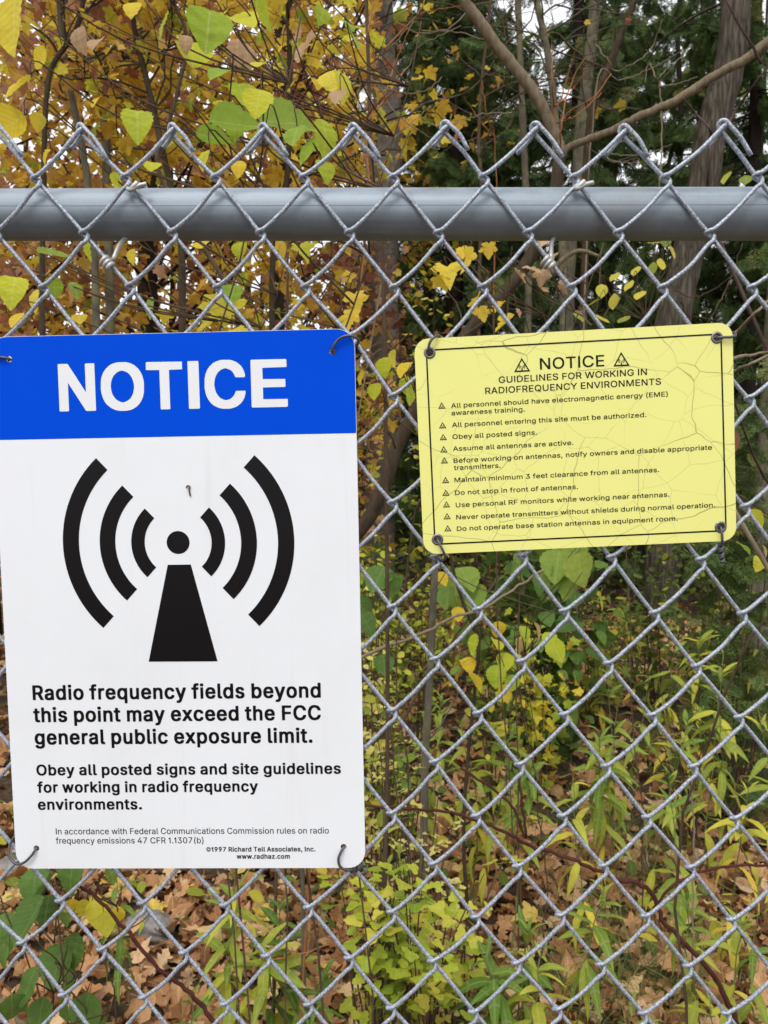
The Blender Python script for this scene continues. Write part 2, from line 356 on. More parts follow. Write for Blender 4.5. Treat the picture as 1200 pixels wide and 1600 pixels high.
def T_spray(n=8):                           # flat fern-like cedar spray
    V, T, U = [], [], []
    def kite(p, d, L, wd):
        d = np.array(d)/np.hypot(*d[:2]); q = np.array([-d[1], d[0]])
        i = len(V); z0 = rng.normal(0, .02)
        for a, b in ((0, 0), (.45, wd), (1, 0), (.45, -wd)):
            pt = np.array(p)+d*L*a+q*b; V.append((pt[0], pt[1], z0-.25*pt[1]**2-.12*abs(pt[0])+rng.normal(0, .012))); U.append((b, a, 0))
        T.extend([(i, i+1, i+2), (i, i+2, i+3)])
    kite((0, 0), (0, 1), 1, .022)
    for i in range(n):
        s = .08+.85*i/n
        for k in (-1, 1):
            L = .52*(1-s)**.7*(.6+.6*min(1, s*4))*rng.uniform(.7, 1.15); dx = (k*.8, .62+rng.normal(0, .1))
            kite((0, s), dx, L, .024)
            for u in (.35, .6, .8):
                pt = (k*.8*L*u, s+.62*L*u)
                kite(pt, (k*.25, 1), L*.42*(1-u*.5), .02); kite(pt, (k*1, .05), L*.36*(1-u*.5), .02)
    return np.array(V), np.array(T), np.array(U)
def variants(fn, n): return [fn() for _ in range(n)]
ru = rng.uniform
L_maple = variants(lambda: T_fan(MAPLE, fold=ru(-.1, .5), bend=ru(-.1, .7), crump=.035), 8)
L_litter = variants(lambda: T_fan(MAPLE, fold=ru(-.6, .7), bend=ru(-.8, .9), crump=.10), 8)+variants(lambda: T_blade(ru(.26, .36), 6, .3, ru(-.5, .8), ru(-.6, .7), .05, .12), 8)
L_ovate = variants(lambda: T_blade(ru(.36, .46), 16, 0, ru(.05, .4), ru(-.1, .55), .012, .045, .72), 8)
L_oval = variants(lambda: T_blade(ru(.26, .38), 5, .3, ru(.0, .5), ru(-.2, .6), .02), 6)
L_lance = variants(lambda: T_blade(ru(.085, .125), 7, .15, ru(.1, .6), ru(.05, .75), .008, 0, .8, ru(-.6, .6)), 10)
L_tri = variants(T_tri, 8)
L_round = variants(lambda: T_blade(ru(.34, .44), 6, .6, ru(0, .4), ru(-.1, .4), .015, 0, .9), 6)
L_spray = variants(T_spray, 6)
L_blade = variants(lambda: T_blade(ru(.008, .013), 6, .9, .2, ru(.1, .9), .0, 0, .3), 8)
def scatter(mb, tpls, P, size, hue, yaw=None, pitch=None, roll=None):
    P = np.asarray(P, float).reshape(-1, 3); n = len(P)
    if n == 0: return
    size = np.broadcast_to(size, n); hue = np.clip(np.broadcast_to(hue, n), 0, 1)
    yaw = ru(0, 2*math.pi, n) if yaw is None else np.broadcast_to(yaw, n)
    pitch = rng.normal(-.5, .55, n) if pitch is None else np.broadcast_to(pitch, n)
    roll = rng.normal(0, .6, n) if roll is None else np.broadcast_to(roll, n)
    Mx = rotm(yaw, pitch, roll)*size[:, None, None]; which = rng.integers(0, len(tpls), n)
    for k, tp in enumerate(tpls):
        s = which == k; mb.many(tp, P[s], Mx[s], hue[s])

# ================================================================== THE SETTING
def make_ground():
    xs = np.concatenate([-np.geomspace(250, 7, 14), np.linspace(-6, 6, 97), np.geomspace(7, 250, 14)])
    ys = np.concatenate([-np.geomspace(250, 3, 14), np.linspace(-2, 12, 113), np.geomspace(13, 400, 14)])
    X, Y = np.meshgrid(xs, ys); Z = gz(X, Y); V = np.stack([X.ravel(), Y.ravel(), Z.ravel()], 1)
    nx, ny = len(xs), len(ys); i = (np.arange(ny-1)[:, None]*nx+np.arange(nx-1)[None]).ravel()
    T = np.concatenate([np.stack([i, i+1, i+nx+1], 1), np.stack([i, i+nx+1, i+nx], 1)])
    b = MB(); b.raw(V, T); return tag(b.build('ground', M['ground']), kind='structure')
make_ground()

# ================================================================== THE FENCE
RES = {(r, c): (a*1e-4, b*1e-4) for r, c, a, b in [(0,1,-20,-36),(0,3,7,-38),(0,5,23,-41),(0,7,24,-43),(0,9,40,-25),(0,11,36,-38),(0,13,13,-85),(0,15,69,-23),(1,0,-38,3),(1,2,-21,12),(1,4,-4,11),(1,6,-8,10),(1,8,-7,9),(1,10,-5,13),(1,12,-8,7),(1,14,-6,6),(1,16,-4,20),(2,-1,-18,5),(2,1,-12,6),(2,3,-5,11),(2,5,-3,12),(2,7,-1,12),(2,9,-4,8),(2,11,-6,13),(2,13,-8,14),(2,15,-5,14),(3,0,4,4),(3,2,0,17),(3,4,3,8),(3,6,0,15),(3,8,3,12),(3,10,-4,19),(3,12,-10,21),(3,14,-6,18),(3,16,-17,20),(4,7,16,58),(5,8,1,11),(5,16,-5,13),(7,8,-3,9),(7,16,-9,9),(8,9,-5,2),(8,11,-8,17),(8,13,0,16),(8,15,5,4),(9,8,-4,9),(9,10,-11,-2),(9,12,-18,-2),(9,14,3,-7),(9,16,-3,-1),(10,9,-3,7),(10,11,-4,3),(10,13,-4,-1),(10,15,-3,-11),(11,8,1,-1),(11,10,0,-10),(11,12,0,-7),(11,14,6,2),(11,16,2,-1),(12,9,0,0),(12,11,-5,-7),(12,13,-4,-3),(12,15,-3,7),(13,8,0,-18),(13,10,-4,-24),(13,12,2,-7),(13,14,-12,-1),(13,16,-4,5),(14,7,8,-82),(14,9,-3,-18),(14,11,-7,-22),(14,13,-5,2),(14,15,4,9),(15,0,8,4),(15,2,6,0),(15,4,4,2),(15,6,10,4),(15,8,5,-17),(15,10,2,-43),(15,12,4,-6),(15,14,1,8),(15,16,1,-6),(16,-1,20,48),(16,1,4,9),(16,3,3,1),(16,5,2,-7),(16,7,3,-4),(16,9,-1,-12),(16,11,-4,-8),(16,13,-6,2),(16,15,9,12),(17,0,16,20),(17,2,2,19),(17,4,-4,-19),(17,6,8,-1),(17,8,4,-8),(17,10,-4,-21),(17,12,-7,25),(17,14,3,13),(17,16,-14,36)]}
RES[(0, 13)] = (.0013, -.006); RES[(14, 7)] = (0, -.003)
jit = {}
def node(r, c):
    if (r, c) in RES: a, b = RES[(r, c)]
    else:
        if (r, c) not in jit: jit[(r, c)] = (random.gauss(0, .0006), random.gauss(0, .0009))
        a, b = jit[(r, c)]
    return -.30518+.00015*r+.03665*c+a, CAMH+.27203-.04435*r-.00004*c+b
fence = empty('chain_link_fence', (0, FY, 0), 'galvanised chain-link fence with a grey pipe top rail carrying both signs', 'fence')
NROW = 42
def picket(mb, k):
    P = []; d = .0019
    r0 = 0
    for r in range(r0, NROW+1):
        left = (r+k) % 2 == 1
        x, z = node(r, k if left else k+1)
        if r == 0:                         # knuckled ends along the top
            if left:                       # "\" comes up behind, hooks over and its tail hangs down in front
                tl = ru(.024, .034) if k != 12 else .017; off = ru(.0, .0016); gap = ru(.0012, .0022)
                if k == 12: gap = .006
                P += [(x+.637*tl+.771*gap, -d*1.2, z-.771*tl+.637*gap), (x+.32*tl+.771*(.0022+off)+gap*.3, -d*1.4, z-.385*tl+.637*(.0026+off)), (x+.0040, -d*1.3, z-.0006+off*.6), (x+.0014, -d, z+.0032), (x-.0016, -d*.1, z+.0042), (x-.0032, d*.8, z+.0014), (x-.001, d*1.1, z-.0026)]
            else:
                tl = ru(.010, .02)
                P += [(x-tl*.637-.003, d*1.6, z-tl*.771-.005), (x-.006, d*1.6, z-.0095), (x-.0008, d*1.1, z-.0030), (x+.0016, 0, z-.0002), (x-.0006, -d, z-.0010)]
            continue
        if left:
            seq = [(x+.0042, -d, z+.0052), (x-.0012, -d*.95, z+.0026), (x-.0036, 0, z+.0014), (x-.0010, d, z-.0004), (x+.003, d, z-.0034)]
        else:
            seq = [(x-.0024, d, z+.0032), (x+.0020, d*.6, z+.0008), (x+.0028, -d*.3, z-.0022), (x+.0014, -d, z-.0058), (x-.0034, -d, z-.0100)]
        # a gentle bow in every leg
        px_, py_, pz_ = P[-1]; qx, qy, qz = seq[0]
        bow = .0012+random.gauss(0, .0004)
        if left: P.append(((px_+qx)/2+bow*.8, (py_+qy)/2-.0002, (pz_+qz)/2-bow*.6))
        else: P.append(((px_+qx)/2+random.gauss(0, .0004), (py_+qy)/2, (pz_+qz)/2+random.gauss(0, .0004)))
        P += seq
    pts = cr(np.array(P)+[0, FY, 0], 3)
    mb.tube(pts, .0018, 7)
mb = MB()
for k in range(-26, 45): picket(mb, k)
mb.build('wire_mesh', M['wire'], fence)
RZ, RY = None, FY+.0245
zt = at(600, 293.5, RY-.006)[2]-.0204; zb = at(600, 376, RY+.006)[2]+.0204; RZ = (zt+zb)/2; print('RZ', zt, zb)
mb = MB(); mb.tube(np.stack([np.linspace(-1.32, 1.36, 40), np.full(40, RY), np.full(40, RZ)], 1), .0212, 40); mb.build('top_rail', M['rail'], fence)
# a faint weld seam, dents and drips belong to the pipe material; ties go round the pipe
def coil(c, ax, r, turns, length, n=14):
    ax = np.array(ax)/np.linalg.norm(ax); u = np.cross(ax, [0, 1, 0]); u /= np.linalg.norm(u); v = np.cross(ax, u)
    t = np.linspace(0, 1, int(n*turns)); a = t*turns*2*math.pi
    return np.array(c)+np.outer(t-.5, ax)*length+np.outer(np.cos(a)*r, u)+np.outer(np.sin(a)*r, v)
def fence_tie(ux, uy, lx, ly, colour_mat):
    mb = MB(); a = at(ux, uy, FY-.002); l = at(lx, ly, FY); top = np.array([a[0]+.003, RY, RZ+.0228])
    s1 = at(ux+24, uy-5, FY-.003)
    bottom = np.array([l[0]+.007, RY-.006, RZ-.0225])
    mb.tube(cr([s1, at(ux+10, uy-1, FY-.004), at(ux-1, uy+5, FY-.0045), at(ux-4, uy+1, FY+.002), top, (top[0]-.002, RY+.0228, RZ), bottom, l+[.003, .004, .004]], 5), .0019, 8)
    s2 = at(ux+10, uy-7, FY-.004)
    mb.tube(cr([s2, at(ux+4, uy-1, FY-.005), at(ux-3, uy+6, FY-.004)], 5), .0021, 8)
    d = np.array(node(3, 2))-np.array(node(2, 1))
    mb.tube(coil(l, (d[0], 0, d[1]), .0037, 2.4, .0085), .0018, 7)
    mb.build('tie_wire', colour_mat, fence)
fence_tie(205, 292, 168, 412, M['tie']); fence_tie(903, 290, 856, 411, M['tie'])
for x in (-1.32, 1.36):
    mb = MB(); mb.tube([(x, RY, -.05), (x, RY, 1.0), (x, RY, RZ+.05)], .03, 24); p = mb.build('post', M['rail'], fence)
    mb = MB(); mb.tube([(x, RY, RZ+.045), (x, RY, RZ+.062), (x, RY, RZ+.08)], [.033, .03, .008], 20)
    cpo = mb.build('post_cap', M['rail'], fence); cpo.parent = p

GLYPH_BOLD = r""" 187
,226|24 -136 17 -134 14 -128 13 -104 44 82 58 88 158 86 162 78 162 61 108 -132 96 -137
.226|76 -21 47 -11 34 2 29 12 25 24 25 56 32 78 49 95 74 103 118 103 139 96 156 81 165 61 167 31 158 4 146 -9 129 -18 112 -22
1329|126 -16 118 -13 115 -4 115 352 56 327 19 329 15 339 15 416 19 424 86 472 136 523 221 525 230 522 233 512 233 -6 230 -14 221 -17
7492|82 -16 75 -14 72 -8 74 14 285 432 281 435 41 437 37 448 39 521 51 525 411 523 415 512 413 432 190 -11 176 -17
9492|118 -16 110 -14 107 -8 109 16 219 176 171 180 126 194 94 213 62 251 45 291 38 329 40 388 52 431 71 465 98 493 121 510 151 523 191 532 261 532 311 520 345 501 372 475 390 451 401 426 413 378 413 321 398 261 358 184 224 -13 212 -17|218 262 232 262 244 265 272 282 290 306 302 342 298 378 282 408 254 433 226 442 196 431 175 414 155 381 150 352 155 322 172 292 196 272
A518|2 -16 -6 -12 -8 11 177 519 191 525 298 523 486 14 488 -4 486 -12 474 -17 384 -17 372 -13 321 125 161 125 156 122 108 -13 96 -17|190 216 289 217 239 361
C549|231 -23 179 -13 136 5 101 30 62 74 34 131 20 182 15 229 18 316 34 378 54 421 80 458 117 491 159 515 206 528 231 532 319 530 371 516 399 503 428 483 453 458 473 429 485 404 498 356 496 336 484 332 388 334 362 386 342 408 321 423 292 435 272 438 242 435 216 424 182 400 169 385 154 361 137 321 130 284 128 244 135 196 146 163 166 129 192 101 226 80 266 70 309 80 346 103 371 136 388 174 486 177 496 172 498 152 488 112 470 74 445 42 404 9 374 -6 326 -20 301 -23
E457|46 -16 38 -13 35 -4 35 512 37 521 49 525 392 523 397 512 397 446 392 437 151 434 151 302 376 299 380 291 380 224 376 214 368 212 151 211 150 78 154 73 396 71 400 61 398 -12 386 -17
F449|46 -16 38 -13 35 -4 35 512 37 521 49 525 389 523 393 512 393 446 389 437 151 434 151 296 368 293 372 282 372 216 368 208 358 205 151 204 148 -12 136 -17
I223|44 -16 36 -13 33 -4 33 514 37 522 46 525 139 525 148 522 152 512 152 -6 148 -14 139 -17
N562|46 -16 38 -13 35 -4 35 512 38 521 49 525 148 525 159 522 372 190 374 516 377 522 386 525 474 525 485 522 488 512 488 -4 486 -13 474 -17 376 -17 364 -13 151 320 150 -8 146 -14 138 -17
O572|231 -23 179 -13 128 10 82 48 57 82 37 122 18 192 15 229 18 314 27 356 52 418 82 459 117 491 156 513 206 528 231 532 318 530 366 518 414 493 455 456 480 421 503 368 515 314 518 279 515 192 500 131 480 88 455 52 421 21 378 -5 341 -17 301 -23|262 71 281 72 304 79 328 90 355 112 376 141 393 176 405 241 405 269 398 316 386 350 366 382 348 403 319 423 291 435 271 438 238 433 206 418 170 386 144 341 132 296 128 262 130 224 137 188 147 161 165 129 190 102 204 92 234 77
R488|46 -16 38 -13 35 -4 35 512 37 521 49 525 276 525 322 516 368 496 400 468 421 431 433 384 435 339 430 299 415 259 400 238 383 221 351 198 449 17 452 8 449 -12 438 -17 342 -17 332 -14 226 180 154 182 150 178 148 -12 136 -17|151 272 249 273 269 279 292 292 304 304 313 319 320 348 315 382 298 409 272 426 249 433 151 434
T487|179 -16 171 -13 168 -4 168 432 164 435 11 437 7 448 9 521 21 525 438 523 442 512 442 446 438 437 286 435 282 432 282 -6 278 -14 269 -17
a428|126 -25 94 -18 59 -3 32 20 20 38 9 68 5 92 7 138 14 162 26 183 41 198 72 216 129 232 232 245 249 256 248 272 239 290 226 302 208 311 191 313 176 310 150 296 135 281 121 259 86 257 20 276 17 286 19 308 34 336 59 363 88 381 119 393 171 402 214 402 252 397 282 388 309 375 333 352 350 326 360 289 362 -4 359 -12 348 -17 266 -17 256 -14 251 -8 221 -20 192 -25|162 64 178 63 192 67 219 82 232 94 248 124 249 159 169 148 142 138 125 124 117 106 124 88 141 72
b463|199 -25 172 -20 139 -5 133 -14 122 -17 41 -17 32 -14 29 -8 28 512 32 523 124 525 136 521 138 512 139 383 172 396 208 402 268 400 316 386 348 366 368 346 386 319 405 276 415 221 413 141 400 86 375 39 346 9 304 -15 258 -25|212 66 226 65 241 70 259 82 274 97 293 131 303 184 296 238 281 271 256 298 226 312 214 312 199 306 168 284 149 251 138 206 142 151 154 116 167 96 181 82
c434|178 -25 139 -18 99 -1 68 23 40 58 25 88 12 138 8 182 12 238 22 279 44 324 64 350 94 375 121 388 168 400 228 402 258 398 299 386 316 378 339 362 356 345 370 326 383 298 387 284 384 264 318 245 291 245 280 249 265 279 238 303 212 312 201 312 181 304 164 293 148 275 134 251 127 231 122 178 132 129 149 99 166 82 188 69 206 64 228 69 252 83 270 104 281 130 291 133 322 133 384 118 388 109 388 96 380 69 364 42 338 13 319 0 296 -11 251 -23
d463|166 -25 116 -13 85 4 55 32 30 72 13 128 8 184 13 249 30 304 49 336 76 365 99 381 132 395 174 402 218 402 258 395 284 384 285 512 288 521 299 525 392 523 397 512 397 -4 394 -12 382 -17 301 -17 292 -14 286 -4 268 -15 236 -23|197 66 211 65 223 69 243 81 257 94 278 132 287 179 282 232 268 268 253 288 241 298 211 312 199 312 179 305 150 281 132 249 122 202 123 162 139 114 161 85
e443|181 -25 136 -16 102 -3 75 16 57 34 39 59 22 96 12 138 8 181 12 236 27 292 40 319 58 344 90 372 119 388 156 398 186 402 244 400 291 388 318 375 344 353 365 328 383 289 392 258 397 212 394 158 382 153 126 153 125 144 132 122 145 101 164 82 184 70 209 63 231 67 256 80 272 99 282 118 292 122 324 122 386 106 390 98 390 82 378 52 363 31 348 15 321 -3 294 -15 256 -23|127 239 274 238 279 241 265 274 245 296 224 308 206 312 186 308 161 293 137 266
f292|66 -16 58 -13 55 -4 55 308 51 310 -6 310 -16 314 -18 322 -16 392 -6 397 54 398 55 446 62 479 78 507 106 530 134 541 162 547 218 547 264 536 268 528 268 514 251 455 241 452 214 452 194 456 176 445 167 421 169 397 239 397 251 393 253 322 250 312 241 310 171 310 167 308 164 -12 152 -17
g464|164 -166 134 -161 102 -151 66 -130 43 -108 29 -86 25 -74 28 -55 78 -27 116 -25 125 -28 151 -58 171 -71 201 -80 221 -78 246 -70 272 -49 283 -28 286 4 284 6 256 -6 228 -12 151 -10 118 -1 92 10 64 32 50 48 34 72 22 99 10 154 10 229 17 268 29 301 49 336 74 363 94 378 128 393 158 400 219 402 264 393 286 382 292 394 301 397 392 394 397 384 397 -38 385 -84 368 -111 351 -128 332 -141 308 -153 246 -167|198 78 209 77 228 82 260 106 278 138 287 178 285 221 270 266 246 294 228 306 209 312 198 311 179 305 150 281 130 246 122 202 125 159 140 119 167 91
h449|39 -16 31 -13 28 -4 28 514 32 522 41 525 126 525 135 522 138 514 139 385 181 398 208 402 249 402 289 395 332 373 356 348 368 326 382 269 382 -6 378 -14 369 -17 286 -17 274 -12 270 248 265 268 251 290 238 301 209 312 194 308 171 295 150 271 142 249 138 226 136 -12 124 -17
i205|39 -16 31 -13 28 -4 28 386 32 394 41 397 126 397 135 394 138 384 138 -6 135 -14 126 -17|59 427 39 434 20 456 17 468 17 499 24 518 42 534 61 540 108 540 133 529 143 519 152 496 152 471 142 447 131 435 109 427
k419|39 -16 31 -13 28 -4 28 514 32 522 41 525 126 525 135 522 138 512 139 270 264 394 371 397 383 392 385 374 382 364 237 214 391 20 397 8 397 -6 393 -14 384 -17 272 -14 155 134 149 138 138 126 138 -4 136 -13 124 -17
l228|104 -18 78 -11 56 2 39 24 28 58 28 512 32 522 41 525 126 525 135 522 138 516 140 84 149 71 182 72 192 68 205 16 205 -4 201 -13 172 -18
m648|39 -16 31 -13 28 -4 28 384 32 394 42 397 124 397 133 394 139 385 186 402 239 403 288 391 321 365 351 386 376 396 414 403 458 403 509 391 532 378 556 355 570 331 582 282 582 -4 578 -14 568 -17 484 -17 472 -12 470 262 464 281 454 295 438 306 419 313 406 310 385 298 369 278 362 258 358 -12 346 -17 262 -17 252 -14 248 -4 248 266 243 281 230 298 216 307 199 312 181 306 159 290 147 272 140 251 136 -12 124 -17
n448|39 -16 31 -13 28 -4 28 384 31 393 42 397 124 397 133 394 139 383 191 400 249 402 304 390 331 374 351 355 366 329 375 308 382 271 382 -4 379 -13 368 -17 286 -17 274 -12 270 248 265 268 251 290 238 301 209 312 194 308 171 295 150 271 142 249 138 226 136 -12 124 -17
o454|178 -25 139 -18 99 -1 68 23 40 58 25 88 12 138 8 182 12 238 22 279 44 324 64 350 94 375 121 388 168 400 228 402 258 398 299 386 331 368 357 344 380 311 398 264 405 226 407 176 402 128 393 96 376 59 358 34 329 7 296 -11 268 -20 234 -25|205 64 231 70 260 91 281 124 293 172 290 224 273 268 248 296 231 306 212 312 201 312 181 304 153 282 134 251 122 198 125 154 132 129 142 109 151 97 174 76
p463|39 -160 31 -156 28 -148 28 384 31 392 42 397 124 397 134 393 139 382 161 393 181 398 248 402 286 396 319 385 349 365 374 338 396 299 408 262 415 219 413 141 405 101 386 58 368 31 348 10 326 -5 294 -18 258 -25 201 -25 172 -20 139 -5 136 -156 124 -160|212 66 226 65 241 70 259 82 274 97 293 131 303 184 296 238 281 271 256 298 226 312 214 312 199 306 168 284 149 251 138 206 142 151 154 116 167 96 181 82
q463|296 -160 289 -158 285 -149 284 -7 252 -20 222 -25 168 -25 116 -13 85 4 55 32 35 62 20 99 12 138 8 194 12 239 24 288 49 336 75 364 99 381 132 395 174 402 216 402 258 395 286 382 291 393 301 397 384 397 393 394 396 388 397 -149 393 -158 384 -160|197 66 211 65 223 69 243 81 257 94 278 132 287 179 282 232 268 268 253 288 241 298 211 312 199 312 179 305 150 281 132 249 122 202 123 162 139 114 161 85
r298|39 -16 31 -13 28 -4 31 392 42 397 122 397 132 394 139 387 156 395 189 402 246 402 264 398 268 388 268 318 266 309 254 305 206 308 188 303 167 291 156 280 142 256 138 234 136 -12 124 -17
s404|149 -25 89 -11 50 12 32 32 19 58 10 88 12 108 78 123 112 122 118 118 125 98 139 80 158 69 176 63 198 65 222 77 238 92 241 108 228 125 209 135 102 162 59 185 37 209 25 238 22 258 23 302 32 329 43 348 65 369 91 385 146 400 209 402 239 398 282 384 318 358 333 338 348 302 348 284 345 276 282 260 254 260 245 264 232 288 218 303 204 311 186 315 166 310 148 298 136 282 135 272 148 257 164 247 279 216 321 193 343 168 353 142 357 119 353 72 341 42 328 24 309 7 280 -9 228 -23
t266|131 -20 102 -13 78 0 59 19 49 38 40 72 40 308 36 310 -6 310 -15 312 -18 321 -16 392 -6 397 39 398 40 478 44 486 52 488 148 486 152 478 152 398 216 397 225 394 228 386 228 322 226 314 216 310 156 310 152 308 152 92 158 77 169 69 212 70 224 66 238 11 238 -6 231 -15 206 -20
u449|151 -21 112 -13 88 -1 72 10 47 42 34 78 28 108 31 392 42 397 124 397 136 392 138 144 142 122 150 101 168 82 184 72 204 68 231 79 247 91 263 116 270 139 274 392 286 397 378 394 382 384 379 -12 368 -17 286 -17 277 -14 271 -3 222 -20
v428|148 -16 140 -14 135 -4 -6 366 -8 384 -6 392 6 397 96 397 108 393 194 155 282 393 294 397 392 394 397 386 397 374 391 356 250 -12 238 -17
w606|122 -16 114 -13 110 -2 -1 366 -2 386 2 394 12 397 98 397 110 392 169 184 231 394 328 397 339 393 398 185 458 393 469 397 556 397 568 393 570 371 451 -14 441 -17 358 -17 346 -13 284 197 222 -12 209 -17
x417|8 -16 0 -14 -3 -6 0 18 121 194 6 366 3 384 6 393 18 397 121 394 191 290 261 394 362 397 373 394 377 374 373 362 257 191 379 16 382 -4 379 -13 368 -17 266 -14 189 98 112 -14
y428|59 -161 28 -154 24 -148 23 -126 37 -76 49 -70 91 -71 104 -63 123 -34 133 1 -6 366 -8 384 -6 392 6 397 96 397 108 393 194 155 282 393 294 397 392 394 397 386 397 374 391 356 231 -62 215 -99 186 -135 156 -153 119 -162
z419|28 -16 20 -14 17 -6 19 59 208 304 204 307 28 309 23 319 23 384 26 393 38 397 344 397 355 394 358 384 356 318 172 76 176 73 359 71 363 61 363 -4 361 -13 349 -17
©675|291 -25 229 -15 174 7 126 40 88 79 69 108 52 140 37 188 32 221 33 302 49 359 74 409 113 458 159 493 202 515 259 530 288 533 348 533 378 530 434 515 478 493 509 470 554 421 585 368 598 326 605 284 603 209 590 154 565 102 540 69 495 28 456 4 408 -15 364 -23|310 69 336 70 372 80 408 99 430 116 461 150 480 182 491 216 497 252 493 286 479 324 485 281 481 272 471 270 379 272 366 298 351 312 322 326 309 323 278 302 259 269 259 239 273 212 299 190 321 183 341 190 356 203 374 238 384 240 476 238 480 229 478 204 470 176 456 151 428 120 411 109 384 97 349 90 291 90 258 97 221 114 190 139 172 162 155 199 148 234 148 272 152 298 164 331 175 351 196 375 224 396 244 406 296 418 362 416 398 406 437 384 418 402 391 420 354 435 326 440 299 438 268 430 234 413 208 393 179 363 157 326 145 292 140 254 145 218 152 194 169 161 188 134 208 115 238 94 264 80
"""
